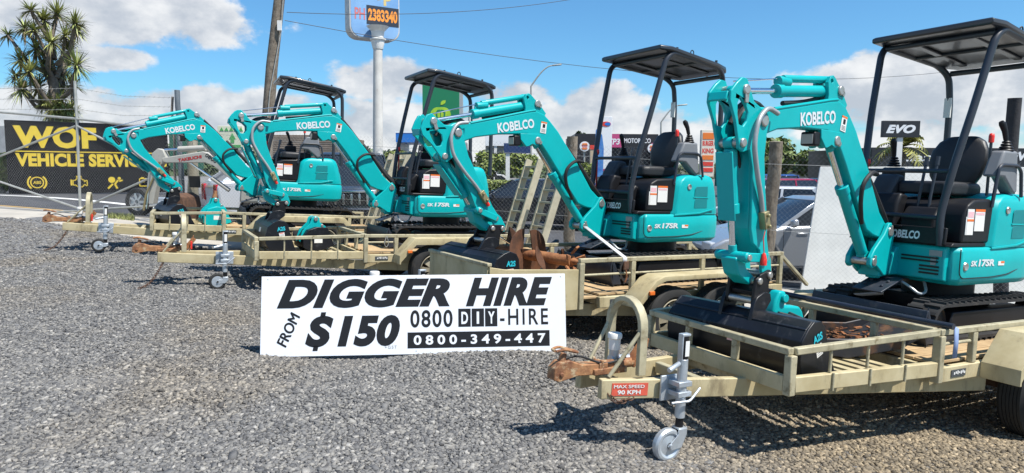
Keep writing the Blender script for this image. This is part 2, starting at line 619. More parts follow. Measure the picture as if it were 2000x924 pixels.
def ground_mat():
    m = bpy.data.materials.new('crushed_gravel_bed')
    m.use_nodes = True
    t = m.node_tree
    b = t.nodes['Principled BSDF']
    b.inputs['Roughness'].default_value = 0.92
    g = N(t, 'ShaderNodeTexCoord')
    vo = N(t, 'ShaderNodeTexVoronoi')
    vo.inputs['Scale'].default_value = 62
    t.links.new(g.outputs['Object'], vo.inputs['Vector'])
    sx = N(t, 'ShaderNodeSeparateColor')
    t.links.new(vo.outputs['Color'], sx.inputs[0])
    r = N(t, 'ShaderNodeValToRGB')
    r.color_ramp.elements[0].color = (0.11, 0.11, 0.112, 1)
    r.color_ramp.elements[1].color = (0.27, 0.265, 0.26, 1)
    e = r.color_ramp.elements.new(0.55)
    e.color = (0.19, 0.188, 0.185, 1)
    t.links.new(sx.outputs[0], r.inputs[0])
    nz = N(t, 'ShaderNodeTexNoise')
    nz.inputs['Scale'].default_value = 0.55
    nz.inputs['Detail'].default_value = 5
    t.links.new(g.outputs['Object'], nz.inputs['Vector'])
    mx = N(t, 'ShaderNodeMix', data_type='RGBA')
    mx.inputs['B'].default_value = (0.20, 0.165, 0.115, 1)
    t.links.new(r.outputs[0], mx.inputs['A'])
    t.links.new(mathn(t, 'MULTIPLY', smooth(t, nz.outputs[0], 0.48, 0.7), 0.55), mx.inputs['Factor'])
    t.links.new(mx.outputs['Result'], b.inputs['Base Color'])
    bn = N(t, 'ShaderNodeBump')
    bn.inputs['Strength'].default_value = 0.9
    bn.inputs['Distance'].default_value = 0.02
    t.links.new(mathn(t, 'SUBTRACT', 1.0, vo.outputs['Distance']), bn.inputs['Height'])
    t.links.new(bn.outputs[0], b.inputs['Normal'])
    return m


def lin(a, b, n):
    return np.linspace(a, b, n)


xs = np.r_[lin(-3000, -120, 8), lin(-100, -26, 12), lin(-24, 24, 97), lin(26, 100, 12), lin(120, 3000, 8)]
ys = np.r_[lin(-400, -20, 6), lin(-14, 0, 8), lin(0.5, 30, 60), lin(32, 110, 20), lin(140, 4500, 9)]
struct(grid_sheet('ground', xs, ys, lambda s, t: (s, t), ground_mat(), 0.0))
TARMAC = mat('asphalt', (0.058, 0.059, 0.064), 0.9, vary=0.18, vscale=1.2, spots=((0.085, 0.085, 0.09), 0.5, 0.75, 60), bump=0.3, bscale=150)
CONC = mat('pale_concrete', (0.40, 0.37, 0.32), 0.85, vary=0.12, vscale=1.5, spots=((0.26, 0.24, 0.2), 0.55, 0.8, 5), bump=0.2, bscale=90)
PAINTW = mat('white_road_paint', (0.68, 0.68, 0.66), 0.7, vary=0.08, vscale=6)
PAINTY = mat('orange_road_paint', (0.62, 0.36, 0.06), 0.7, vary=0.1, vscale=6)


def FY(x):
    """the fence line"""
    return 11.52 - 0.33 * x


struct(grid_sheet('footpath', lin(-26, 22, 49), lin(-1.6, 0.6, 4), lambda s, t: (s + t * 0.3, FY(s) + t), CONC, 0.004))
struct(grid_sheet('road', lin(-60, 60, 90), lin(0.9, 10.5, 12), lambda s, t: (s + t * 0.3, np.clip(FY(s), 4, 22) + t), TARMAC, 0.008))
struct(grid_sheet('car_park', lin(-9, 70, 60), lin(12, 75, 30), lambda s, t: (s + t * 0.1, 7 + t), TARMAC, 0.012))
struct(grid_sheet('road_edge_line', lin(-45, -4, 60), lin(0, 0.22, 2), lambda s, t: (s, np.clip(13.6 - 0.45 * s, 4, 26) + t * 1.6), PAINTW, 0.016))
struct(grid_sheet('yellow_line', lin(-15, -9.6, 14), lin(0, 0.10, 2), lambda s, t: (s, 10.5 - 0.33 * s + 1.6 + t), PAINTY, 0.014))


# loose stones lying on the bed: one uncountable layer
def gravel():
    rng = np.random.default_rng(5)

    def scatter(n, y0, y1, s0, s1):
        y = y0 * (y1 / y0) ** rng.random(n)
        x = (rng.random(n) * 2 - 1) * (0.82 * y + 0.25)
        keep = y < FY(x) - 1.7
        x, y = x[keep], y[keep]
        s = s0 + (s1 - s0) * rng.random(len(x)) ** 2.2
        return x, y, s
    parts = [scatter(150000, 2.0, 4.6, 0.0042, 0.0130), scatter(110000, 4.4, 8.5, 0.0050, 0.0132), scatter(40000, 8.3, 13.5, 0.008, 0.016), scatter(900, 2.2, 9, 0.012, 0.021)]
    x, y, s = (np.concatenate(c) for c in zip(*parts))
    n = len(x)
    z = gz(x, y)
    base = np.array([(a, b, c) for a in (-1, 1) for b in (-1, 1) for c in (-1, 1)], float)
    sh = base[None] * (0.72 + 0.5 * rng.random((n, 8, 3))) * (np.array([1.15, 0.85, 0.62])[None, None] * (0.7 + 0.6 * rng.random((n, 1, 3))))
    a, b, c = rng.random((3, n)) * np.array([[6.283], [0.9], [0.9]])
    ca, sa, cb, sb, cc, sc_ = np.cos(a), np.sin(a), np.cos(b - .45), np.sin(b - .45), np.cos(c - .45), np.sin(c - .45)
    X, Y, Z = sh[..., 0], sh[..., 1], sh[..., 2]
    Y, Z = Y * cb[:, None] - Z * sb[:, None], Y * sb[:, None] + Z * cb[:, None]
    X, Z = X * cc[:, None] - Z * sc_[:, None], X * sc_[:, None] + Z * cc[:, None]
    X, Y = X * ca[:, None] - Y * sa[:, None], X * sa[:, None] + Y * ca[:, None]
    P = np.stack([X, Y, Z], -1) * s[:, None, None]
    P += np.stack([x, y, z + s * 0.28], -1)[:, None]
    quad = np.array([(0, 1, 3, 2), (4, 6, 7, 5), (0, 4, 5, 1), (2, 3, 7, 6), (0, 2, 6, 4), (1, 5, 7, 3)])
    F = (quad[None] + (np.arange(n) * 8)[:, None, None]).reshape(-1)
    me = bpy.data.meshes.new('gravel')
    me.vertices.add(n * 8)
    me.vertices.foreach_set('co', P.reshape(-1).astype(np.float32))
    me.loops.add(n * 24)
    me.loops.foreach_set('vertex_index', F.astype(np.int32))
    me.polygons.add(n * 6)
    me.polygons.foreach_set('loop_start', np.arange(0, n * 24, 4, dtype=np.int32))
    me.update(calc_edges=True)
    m = bpy.data.materials.new('crushed_stone')
    m.use_nodes = True
    t = m.node_tree
    bs = t.nodes['Principled BSDF']
    bs.inputs['Roughness'].default_value = 0.95
    bs.inputs['Specular IOR Level'].default_value = 0.2
    gm = N(t, 'ShaderNodeNewGeometry')
    rp = N(t, 'ShaderNodeValToRGB')
    els = rp.color_ramp.elements
    els[0].position, els[0].color = 0.0, (0.070, 0.070, 0.073, 1)
    els[1].position, els[1].color = 1.0, (0.36, 0.345, 0.32, 1)
    for p, cl in ((0.22, (0.135, 0.134, 0.134, 1)), (0.62, (0.188, 0.184, 0.178, 1)), (0.9, (0.25, 0.24, 0.22, 1))):
        e = els.new(p)
        e.color = cl
    t.links.new(gm.outputs['Random Per Island'], rp.inputs[0])
    nz = N(t, 'ShaderNodeTexNoise')
    nz.inputs['Scale'].default_value = 0.55
    nz.inputs['Detail'].default_value = 5
    t.links.new(gm.outputs['Position'], nz.inputs['Vector'])
    sp_ = N(t, 'ShaderNodeSeparateXYZ')
    t.links.new(gm.outputs['Position'], sp_.inputs[0])
    east = smooth(t, mathn(t, 'ADD', sp_.outputs[0], mathn(t, 'MULTIPLY', nz.outputs[0], 2.0)), 0.6, 3.6)
    mx = N(t, 'ShaderNodeMix', data_type='RGBA', blend_type='MULTIPLY')
    mx.inputs['B'].default_value = (1.30, 1.06, 0.72, 1)
    t.links.new(rp.outputs[0], mx.inputs['A'])
    t.links.new(mathn(t, 'MAXIMUM', mathn(t, 'MULTIPLY', smooth(t, nz.outputs[0], 0.5, 0.68), 0.32), mathn(t, 'MULTIPLY', east, 0.85)), mx.inputs['Factor'])
    n2 = N(t, 'ShaderNodeTexNoise')
    n2.inputs['Scale'].default_value = 160
    t.links.new(gm.outputs['Position'], n2.inputs['Vector'])
    mr = N(t, 'ShaderNodeMapRange')
    mr.inputs[3].default_value, mr.inputs[4].default_value = 0.7, 1.3
    t.links.new(n2.outputs[0], mr.inputs[0])
    m2 = N(t, 'ShaderNodeMix', data_type='RGBA', blend_type='MULTIPLY')
    m2.inputs['Factor'].default_value = 1
    t.links.new(mx.outputs['Result'], m2.inputs['A'])
    t.links.new(mr.outputs[0], m2.inputs['B'])
    t.links.new(m2.outputs['Result'], bs.inputs['Base Color'])
    me.materials.append(m)
    o = bpy.data.objects.new('gravel', me)
    COL.objects.link(o)
    tag(o, 'loose grey crushed gravel spread over the yard', 'gravel', kind='stuff')


gravel()

# ------------------------------------------------------------------ frames of the four machines (yaw, tilt, place of the slew centre on the deck)
FR = {1: ((-3.712, 11.915, 0.740), 25.09, -3.06), 2: ((-1.062, 10.056, 0.596), 27.78, -2.14), 3: ((1.581, 7.705, 0.506), 30.57, -1.77), 4: ((3.658, 5.816, 0.376), 28.38, -2.35)}


def frame(k):
    o, yaw, tilt = FR[k]
    return Matrix.Translation(Vector(o)) @ Matrix.Rotation(R(yaw), 4, 'Z') @ Matrix.Rotation(-R(tilt), 4, 'Y')


# ------------------------------------------------------------------ trailers (x back along the trailer, y away from the camera, z = 0 on the deck)
def wheel(parent, x, y, side, name='wheel'):
    """tyre and spoked rim; side -1 shows its face to -y"""
    T = MB()
    r, w = 0.318, 0.095
    prof = [(0.19, -w * .75), (0.225, -w), (0.27, -w * 1.04), (0.30, -w * .93), (0.313, -w * .74)]
    for k in range(-3, 3):
        a = (k + .5) * 2 * w * .72 / 6
        prof += [(r, a - .009), (r, a + .009), (r - .008, a + .0095), (r - .008, a + .0145)]
    prof += [(0.313, w * .74), (0.30, w * .93), (0.27, w * 1.04), (0.225, w), (0.19, w * .75)]
    T.lathe(prof, (x, y, 0), n=40)
    t = T.build(name, TYRE, parent, ang=28)
    m = MB()
    s = side
    m.lathe([(0.196, s * .072), (0.20, s * .082), (0.192, s * .086), (0.183, s * .06), (0.178, s * .02)], (x, y, 0), n=40)
    for k in range(8):
        a = 2 * math.pi * k / 8
        c, d = math.cos(a), math.sin(a)
        p = lambda rr, ww, h: (x + c * rr - d * ww, y + s * h, d * rr + c * ww)
        m.add([p(.06, -.024, .062), p(.06, .024, .062), p(.125, .032, .05), p(.125, -.032, .05), p(.185, .05, .024), p(.185, -.05, .024)], [(0, 1, 2, 3), (3, 2, 4, 5)])
    m.lathe([(0.0, s * .06), (0.075, s * .062), (0.075, s * .04)], (x, y, 0), n=24)
    m.build('rim', RIMM, t, ang=30, flip=False)
    h = MB()
    h.lathe([(0.0, s * .115), (0.026, s * .113), (0.034, s * .10), (0.034, s * .055)], (x, y, 0), n=18)
    for k in range(5):
        a = 2 * math.pi * k / 5
        h.cyl((x + .055 * math.cos(a), y + s * .055, .055 * math.sin(a)), (x + .055 * math.cos(a), y + s * .078, .055 * math.sin(a)), .009, n=6)
    h.build('hub', RUSTO, t, ang=30)
    return t


RIMM = mat('dusty_cream_rim', (0.34, 0.30, 0.215), 0.6, 0.1, vary=0.15, vscale=9, spots=((0.2, 0.13, 0.07), 0.58, 0.75, 12))
PLATE = mat('dark_maker_plate', (0.10, 0.11, 0.115), 0.4, 0.4)


def chain(parent, pts, name='safety_chain'):
    m = MB()
    pts = fillet(pts, 0.1, 4)
    acc, last, k = 0, pts[0], 0
    segs = []
    L = [0]
    for a, b in zip(pts, pts[1:]):
        L.append(L[-1] + (b - a).length)
    step, s = 0.028, 0.0
    P = lambda q: next((pts[i] + (pts[i + 1] - pts[i]) * ((q - L[i]) / max(1e-6, L[i + 1] - L[i])) for i in range(len(pts) - 1) if q <= L[i + 1]), pts[-1])
    while s + .03 < L[-1]:
        a, b = P(s), P(s + .036)
        d = (b - a).normalized()
        n = d.orthogonal().normalized()
        if k % 2:
            n = d.cross(n)
        c = (a + b) / 2
        ring = [c + d * (math.cos(t) * .021) + n * (math.sin(t) * .012) for t in [2 * math.pi * i / 10 for i in range(10)]]
        m.tube(ring, .0042, 5, closed=True)
        s += step
        k += 1
    return m.build(name, DRUST, parent)


def make_trailer(k, label, vc=-0.12, boxed=False, zground=-0.57, xtray=-2.72, nose=-3.70, jx=-3.32, hoop=-3.46, ramps=True):
    root = thing('plant_trailer', label, 'trailer', frame(k) @ Matrix.Translation((0, vc, zground)), 'digger trailers parked side by side')
    off = Matrix.Translation((0, 0, -zground))

    def B(mb, name, m_, bevel=0.006, parent=root, **kw):
        return mb.build(name, m_, parent, off if parent is root else None, bevel, **kw)
    ax_ = {1: (-.46, .22), 2: (-.52, .16), 3: (-.62, .06), 4: (-.42, .26)}[k]
    hw, x0, x1 = 0.70, (-1.38 if k != 1 else -1.27), 1.20
    nx = nose + 3.70
    ht = 0.62
    # chassis and A-frame
    c = MB()
    for s in (-1, 1):
        c.box(x0, x1, s * hw - .025, s * hw + .025, -.125, -.022)
    for i in range(7):
        xx = x0 + .03 + i * (x1 - x0 - .06) / 6
        c.box(xx - .02, xx + .02, -hw + .026, hw - .026, -.10, -.026)
    B(c, 'chassis', GALVP)
    for s in (-1, 1):
        a = MB()
        a.bar((-0.75, s * .675, -.192), (nose, s * .11, -.085), .05, .115)
        B(a, 'drawbar', GALVP)
    for xq, wq in ((-3.0, .2), (-3.52, .12), (-2.65, .30)):
        c = MB()
        c.bar((xq + nx, -wq, -.10), (xq + nx, wq, -.10), .05, .07)
        B(c, 'drawbar_crossmember', GALV)
    # deck boards
    d = MB()
    for i in range(9):
        y = -.655 + i * .1475
        d.box(x0 + .04 + .01 * (i % 3), x1 - .02 * (i % 2), y, y + .134, -.021, .0)
    B(d, 'deck_boards', PLANK, 0.003)
    if not boxed:
        xt, zt, zd = xtray, .175, .215
        fl = MB()
        n_ = int((x0 - xt - .08) / .115)
        for i in range(n_):
            xx = xt + .06 + i * .115
            ww = ht + (hw - ht) * (xx - xt) / (x0 - xt) - .03
            fl.box(xx, xx + .062, -ww, ww, -.058, -.042)
        B(fl, 'tray_slats', GALVP, 0.003)
        # tray: top bars, tall bottom members, posts
        t = MB()
        t.bar((xt, -ht, zt), (xt, ht, zt), .05, .042)
        for s in (-1, 1):
            t.bar((xt + .027, s * ht, zt), (x0 - .03, s * hw, zd), .045, .042)
        B(t, 'tray_rail', GALV)
        t = MB()
        t.bar((xt, -ht + .028, -.022), (xt, ht - .028, -.022), .045, .095)
        for s in (-1, 1):
            t.bar((xt + .03, s * ht, -.022), (x0 - .03, s * hw, -.03), .045, .095)
        B(t, 'tray_sill', GALVP)
        for s in (-1, 1):
            p = MB()
            p.box(xt - .026, xt + .026, s * ht - .026, s * ht + .026, -.085, zt - .022)
            B(p, 'corner_post', GALV)
            for i in range(3):
                f = (i + 1) / 4.1
                xx, yy = xt + (x0 - xt) * f, s * (ht + (hw - ht) * f)
                p = MB()
                p.cyl((xx, yy - s * 0.0, .028), (xx, yy, zt + (zd - zt) * f - .02), .010, n=10)
                p.cyl((xx, yy + s * .028, -.078), (xx, yy + s * .028, .03), .008, n=8)
                B(p, 'rail_bar', GALV, 0)
        for yy in (-.2, .22):
            p = MB()
            p.box(xt - .02, xt + .02, yy - .02, yy + .02, .027, zt - .022)
            B(p, 'tray_post', GALV)
        # bar across the front of the deck
        t = MB()
        t.bar((x0, -hw + .03, zd), (x0, hw - .03, zd), .05, .045)
        B(t, 'front_crossbar', GALV)
        for yy in (-.24, .28):
            p = MB()
            p.box(x0 - .022, x0 + .022, yy - .022, yy + .022, .002, zd - .024)
            B(p, 'crossbar_post', GALV)
        zr = zd
    else:
        zr, xt = .325, -2.55
        for s in (-1, 1):
            b = MB()
            q_ = -hw if s < 0 else .53
            b.add([(x, q_ + (s * hw - q_) * (x - xt) / (-1.60 - xt) + d * .011, z) for d in (-1, 1) for x, z in ((xt, -.125), (-1.60, -.125), (-1.60, .245), (-2.40, .275), (xt, .30))], [(0, 1, 2, 3, 4), (9, 8, 7, 6, 5)] + [(i, (i + 1) % 5, (i + 1) % 5 + 5, i + 5) for i in range(5)])
            B(b, 'side_panel', GALVP, 0.004)
        b = MB()
        b.box(xt - .012, xt + .012, -hw + .013, .517, -.125, .305)
        B(b, 'front_panel', GALVP, 0.004)
        b = MB()
        b.bar((xt, -hw - .004, .318), (xt, .534, .318), .045, .03)
        B(b, 'front_lip', GALV)
        fl = MB()
        for i in range(8):
            y = -.655 + i * .1475
            fl.box(xt + .02, x0 + .03, y, y + .134, -.044, -.023)
        B(fl, 'tray_boards', PLANK, 0.003)
    # deck side rails
    for s in (-1, 1):
        t = MB()
        xa = x0 if not boxed else -1.595
        t.bar((xa - .02, s * hw, zr), (x1, s * hw, zr - .005), .045, .042)
        B(t, 'side_rail', GALV)
        t = MB()
        t.cyl((xa + .03, s * hw, zr * .52 + .02), (-1.02 if not boxed else x1, s * hw, zr * .52 + .02), .0115, n=10)
        B(t, 'mid_rail', GALV, 0)
        posts = [xa, -.98, x1 - .03] + ([-.05, .55] if boxed else [.1, .65])
        for xx in posts:
            p = MB()
            lo = -.125 if xx in (xa,) else (-.02)
            p.box(xx - .026, xx + .026, s * hw - .03 * (1 if lo < -.1 else .7), s * hw + .03 * (1 if lo < -.1 else .7), lo, zr - .022)
            B(p, 'rail_post', GALV)
    # mudguards
    for s in (-1, 1):
        f = MB()
        zt_ = .185
        if boxed:
            pr = [(-.51, -.105), (-.48, -.02), (-.30, zt_ - .035), (-.20, zt_), (.90, zt_), (.98, zt_ - .03), (1.16, -.02), (1.19, -.105)]
        else:
            pr = [(-.50, -.125), (-.50, -.12), (-.50, -.015), (-.30, zt_ + .02), (.98, zt_ + .02), (1.18, -.015), (1.18, -.12), (1.18, -.125)]
        pr = [(x + ax_[0], z) for x, z in pr]
        lp = .045 if boxed else .085
        top = [(x, s * (hw + .035), z) for x, z in pr]
        out = [(x, s * (hw + .285), z) for x, z in pr]
        v, fc = top + out, [(i, i + 1, i + 9, i + 8) for i in range(7)]
        f.add(v, fc)
        lip = [(x + (.02 if x < ax_[0] + .3 else -.02), s * (hw + .285), z - lp * (z > -.1)) for x, z in pr]
        f.add(out + lip, [(i, i + 1, i + 9, i + 8) for i in range(7)])
        o = B(f, 'mudguard', GALVP, 0)
        so = o.modifiers.new('thick', 'SOLIDIFY')
        so.thickness = .006
        bv = o.modifiers.new('bevel', 'BEVEL')
        bv.width = .02 if boxed else .006
        bv.segments = 3
        bv.limit_method = 'ANGLE'
        l = MB()
        l.box(ax_[0] - .40, ax_[0] - .34, s * (hw + .288), s * (hw + .31), .02, .055)
        l.build('side_marker', ORANGE, o, bevel=.004)
    # axles and wheels
    for xx in ax_:
        a = MB()
        a.bar((xx, -.72, zground + .318), (xx, .72, zground + .318), .05, .05)
        for s in (-1, 1):
            a.bar((xx - .3, s * .60, -.15), (xx, s * .60, zground + .36), .06, .02)
            a.bar((xx + .3, s * .60, -.15), (xx, s * .60, zground + .36), .06, .02)
        B(a, 'axle', DRUST, 0.004)
        for s in (-1, 1):
            w_ = wheel(root, xx, s * .845, s)
            w_.matrix_local = Matrix.Translation((0, 0, .318))
    # tail: brackets, or ramps folded up on their hinges
    if boxed:
        for s in (-1, 1):
            t = MB()
            t.bar((x1 - .03, s * hw, zr - .02), (x1 + .47, s * hw, -.06), .04, .035)
            B(t, 'tail_brace', GALV)
    if ramps:
        for s in (-1, 1):
            t = MB()
            yc = s * .40
            for q in (-1, 1):
                t.bar((x1 + .03, yc + q * .19, -.10), (x1 + .47, yc + q * .19, 1.34), .04, .115, (1, 0, -.3))
            for i in range(8):
                f = (i + .35) / 8
                cx, cz = x1 + .03 + .44 * f, -.10 + 1.44 * f
                t.bar((cx, yc - .175, cz), (cx, yc + .175, cz), .10, .03, (0, 0, 1))
            B(t, 'loading_ramp', LADM, 0.004)
    # maker plate
    p = MB()
    p.box(-1.26, -1.09, -hw - .031, -hw - .027, -.095, -.045)
    pl = B(p, 'maker_plate', PLATE, 0.001)
    p = MB()
    for i in range(7):
        p.box(-1.235 + i * .02, -1.222 + i * .02, -hw - .0335, -hw - .0315, -.078 + .006 * (i % 2), -.062 + .004 * (i % 3))
    p.build('plate_relief', STICK, pl)
    # coupling
    offn = off @ Matrix.Translation((nx, 0, 0))
    cp_ = MB()
    cp_.prism([(-3.62, -.03), (-3.62, .035), (-3.78, .045), (-3.86, .075), (-3.93, .07), (-3.965, .035), (-3.97, -.03), (-3.93, -.045), (-3.80, -.02)], -.040, .040)
    cp_.box(-3.70, -3.46, -.055, .055, -.026, .012)
    cp_.cyl((-3.62, 0, .018), (-3.38, 0, .018), .030, n=16)
    cp_.box(-3.66, -3.60, -.05, .05, -.02, .045)
    for yy in (-.042, .042):
        cp_.cyl((-3.64, yy, .04), (-3.64, yy, .062), .012, n=6)
        cp_.cyl((-3.50, yy, .0), (-3.50, yy, .03), .012, n=6)
    cp_.cyl((-3.90, 0, .06), (-3.885, 0, .115), .024, .019, n=12)
    cp_.cyl((-3.92, -.05, .0), (-3.92, .05, .0), .014, n=8)
    co = B(cp_, 'coupling', RUSTO, 0.005)
    co.matrix_local = offn
    h = MB()
    h.tube(fillet([(-3.955, -.028, .135), (-3.90, -.036, .145), (-3.80, -.028, .115), (-3.80, .028, .115), (-3.90, .036, .145), (-3.955, .028, .135), (-3.955, -.015, .135)], .04), .0085, 8)
    h.build('coupling_handle', RUSTO, co)
    b = MB()
    b.cyl((-3.50, .03, .03), (-3.50, .03, .11), .03, n=16)
    b.cyl((-3.53, .03, .04), (-3.36, .03, .03), .028, n=14)
    B(b, 'brake_cylinder', ZINC, 0.003).matrix_local = offn
    b = MB()
    b.lathe([(0.0, .20), (.04, .20), (.044, .19), (.044, .17), (.036, .165), (.036, .10), (0, .10)], (-3.50, .03, 0), (0, 0, 1), 20)
    B(b, 'fluid_reservoir', STICK, 0.0).matrix_local = offn
    b = MB()
    b.bar((-3.36, -.04, -.02), (-3.31, -.04, .17), .04, .012, (1, 0, 0))
    b.bar((-3.40, .0, .0), (-3.30, .0, .13), .05, .05, (1, 0, 0))
    B(b, 'brake_lever', RUST, 0.004).matrix_local = offn
    b = MB()
    b.box(-3.345, -3.325, -.062, -.045, .00, .10)
    B(b, 'release_tag', RED, 0.003).matrix_local = offn
    h = MB()
    h.tube(fillet([(-3.93, .02, .05), (-3.8, .0, .10), (-3.62, -.05, .03), (-3.45, -.02, .06)], .12), .007, 7)
    B(h, 'brake_hose', HOSE, 0).matrix_local = offn
    if hoop:
        # hoop over the drawbar
        h = MB()
        arcp = [(hoop, -.155, -.02), (hoop, -.155, .26)] + [(hoop, -.155 * math.cos(R(a)), .26 + .155 * math.sin(R(a))) for a in range(15, 180, 15)] + [(hoop, .155, .26), (hoop, .155, -.02)]
        rows = []
        for i, p in enumerate(arcp):
            p = Vector(p)
            d = (Vector(arcp[min(i + 1, len(arcp) - 1)]) - Vector(arcp[max(i - 1, 0)])).normalized()
            nrm = d.cross(Vector((1, 0, 0))).normalized()
            rows.append([p + Vector((a * .028, 0, 0)) + nrm * (b * .016) for a, b in ((-1, -1), (1, -1), (1, 1), (-1, 1))])
        h.loft(rows)
        ho = B(h, 'coupling_guard', GALV, 0.004)
        for s in (-1, 1):
            b = MB()
            b.cyl((nose + .06, s * .115, -.02), (hoop - .02, s * .155, .24), .012, n=10)
            b.build('guard_brace', GALV, ho)
    # safety chain
    chain(root, [(-3.62, -.12, -.10), (-3.70, -.16, -.26), (-3.78, -.20, -.38), (-3.86, -.26, -.42), (-3.92, -.28, -.43)] if k != 4 else [(-3.66, -.13, -.10), (-3.62, -.17, -.17), (-3.50, -.175, -.14)]).matrix_local = offn
    # jockey wheel
    if jx:
        jy = -(.11 + (jx - nose) / (-.75 - nose) * .565) - .105
        j = MB()
        wr = .098
        zg = {4: -.50, 2: -.46, 1: -.44, 3: -.47}[k]
        j.box(jx - .10, jx + .10, jy + .060, jy + .075, -.16, -.01)
        j.cyl((jx, jy, -.25), (jx, jy, .10), .030, n=20)
        j.box(jx - .05, jx + .05, jy - .036, jy + .06, -.12, -.09)
        j.box(jx - .05, jx + .05, jy - .036, jy + .06, -.06, -.03)
        j.tube(fillet([(jx - .11, jy - .045, -.14), (jx + .02, jy - .055, -.14), (jx + .10, jy - .05, -.07)], .02), .008, 8)
        jo = B(j, 'jockey_stand', ZINC, 0.003)
        g = MB()
        g.cyl((jx, jy, .10), (jx, jy, .235), .026, n=18)
        for i in range(7):
            g.lathe([(.0275, .115 + i * .016), (.0275, .123 + i * .016)], (jx, jy, 0), (0, 0, 1), 18)
        g.use(1).box(jx - .012, jx + .018, jy - .0285, jy - .0265, .12, .21)
        g.build('jack_sleeve', [BLK, STICK], jo)
        g = MB()
        g.box(jx - .028, jx + .034, jy - .02, jy + .02, .235, .25)
        g.box(jx - .028, jx - .020, jy - .02, jy + .02, .06, .24)
        g.cyl((jx - .024, jy, .075), (jx - .13, jy - .03, .05), .015, n=12)
        g.build('crank_handle', ZINC, jo, bevel=.003)
        i_ = MB()
        i_.cyl((jx, jy, -.34), (jx, jy, -.24), .023, n=16)
        i_.build('inner_tube', BLK, jo)
        f = MB()
        for s in (-1, 1):
            f.prism([(jx - .028, -.31), (jx + .035, -.31), (jx + .035, -.345), (jx + .0, zg + wr - .02), (jx - .085, zg + wr - .028), (jx - .105, zg + wr), (jx - .07, zg + wr + .025), (jx - .03, -.34)], jy + s * .030 - .003, jy + s * .030 + .003)
        f.box(jx - .028, jx + .035, jy - .03, jy + .03, -.315, -.305)
        f.build('wheel_fork', ZINC, jo, bevel=.002)
        w_ = MB()
        cx, cz = jx - .085, zg + wr
        w_.lathe([(.02, -.026), (.06, -.018), (.074, -.026), (.088, -.025), (wr, -.013), (wr, .013), (.088, .025), (.074, .026), (.06, .018), (.02, .026)], (cx, jy, cz), n=28)
        w_.cyl((cx, jy - .045, cz), (cx, jy + .045, cz), .012, n=10)
        w_.build('wheel', [ZINC if k == 4 else TYRE], jo, ang=30)
        if k != 4:
            w2 = MB()
            w2.lathe([(0, -.030), (.05, -.029), (.066, -.0275), (.068, -.02)], (cx, jy, cz), n=24)
            w2.build('wheel_hub', ZINC, jo, ang=30)
    return root, off


ys_ = {1: 'farthest plant trailer, its coupling just in front of the pipe framed wire gate', 2: 'plant trailer second from the left, rusty chain hanging from its drawbar',
       3: 'plant trailer with solid sheet front holding the rusty auger', 4: 'nearest plant trailer at right, red speed sticker on its galvanised drawbar'}
TR = {}
for k, vc, bx, zg, xtr, nose_, jx_, hp_ in ((1, -.28, False, -.50, -2.26, -3.45, -2.88, -3.13), (2, -.20, False, -.53, -2.68, -3.72, -3.0, -3.44), (3, -.12, True, -.57, -2.55, -3.50, -3.0, None), (4, -.12, False, -.575, -2.72, -3.70, -3.25, -3.44)):
    TR[k] = make_trailer(k, ys_[k], vc, bx, zg, xtr, nose_, jx_, hp_, k in (1, 2))
# speed sticker on the nearest drawbar
root4, off4 = TR[4]
d_ = Vector((-3.70 + .75, .11 * -1 + .675, -.085 + .192)).normalized()
p0 = Vector((-3.52, -.11 - (.18 / 2.95) * .565 - .0275, -.088))
dirx = Vector((2.95, -.565, -.107)).normalized()
nrm = dirx.cross(Vector((0, 0, 1))).normalized()
st = MB()
st.bar(Vector((-3.64, -.149, -.087)), Vector((-3.41, -.193, -.095)), .002, .075)
REDST = mat('faded_red_sticker', (0.62, 0.10, 0.06), 0.5, vary=0.1, vscale=20)
ss = st.build('speed_sticker', REDST, root4, off4)
for body, dz, ww, hh in (('MAX SPEED', .008, .20, .020), ('90 KPH', -.030, .15, .026)):
    text('sticker_lettering', body, basis(Vector((-3.63 + (.20 - ww) / 2, -.1525 - (.20 - ww) / 2 * .19, -.087 + dz)), dirx, (0, 0, 1)), STICK, w=ww, h=hh, bold=.03, thick=.0015, parent=ss)

# ------------------------------------------------------------------ mini excavators (x back from the boom, y away from the camera, z = 0 under the tracks)
BOOM = [(-1.775, .605), (-1.845, .640), (-1.872, .705), (-1.850, .765), (-1.79, .795), (-1.568, .806), (-1.286, .862), (-.949, .931), (-.847, .944), (-.76, .918), (-.677, .852), (-.569, .749), (-.454, .607), (-.338, .473), (-.269, .367),
        (-.191, .260), (-.117, .155), (-.02, .075), (.048, .045), (.066, 0), (.05, -.045), (0, -.066), (-.06, -.06), (-.20, -.03), (-.30, .01), (-.483, .233), (-.563, .340), (-.692, .504), (-.779, .605), (-.864, .68), (-.968, .715), (-1.285, .705), (-1.568, .669), (-1.70, .625)]
ARM_OUT = [(-.350, .100), (-.318, .150), (-.266, .165), (-.225, .131), (-.142, .068), (-.05, .062), (.02, .060), (.058, .025), (.066, -.05), (.110, -.204), (.202, -.375), (.290, -.518), (.374, -.680), (.430, -.756), (.475, -.79), (.525, -.875), (.518, -.93), (.475, -.945), (.43, -.925), (.39, -.86),
           (.33, -.775), (.24, -.755), (.178, -.676), (.105, -.50), (.02, -.315), (-.055, -.225), (-.11, -.265), (-.165, -.262), (-.19, -.215), (-.27, -.115), (-.365, -.03), (-.382, .03)]
ARM_CUT = [(-.285, .030), (-.215, .010), (-.172, -.020), (-.160, -.075), (-.180, -.120), (-.225, -.125), (-.262, -.075), (-.292, -.01)]


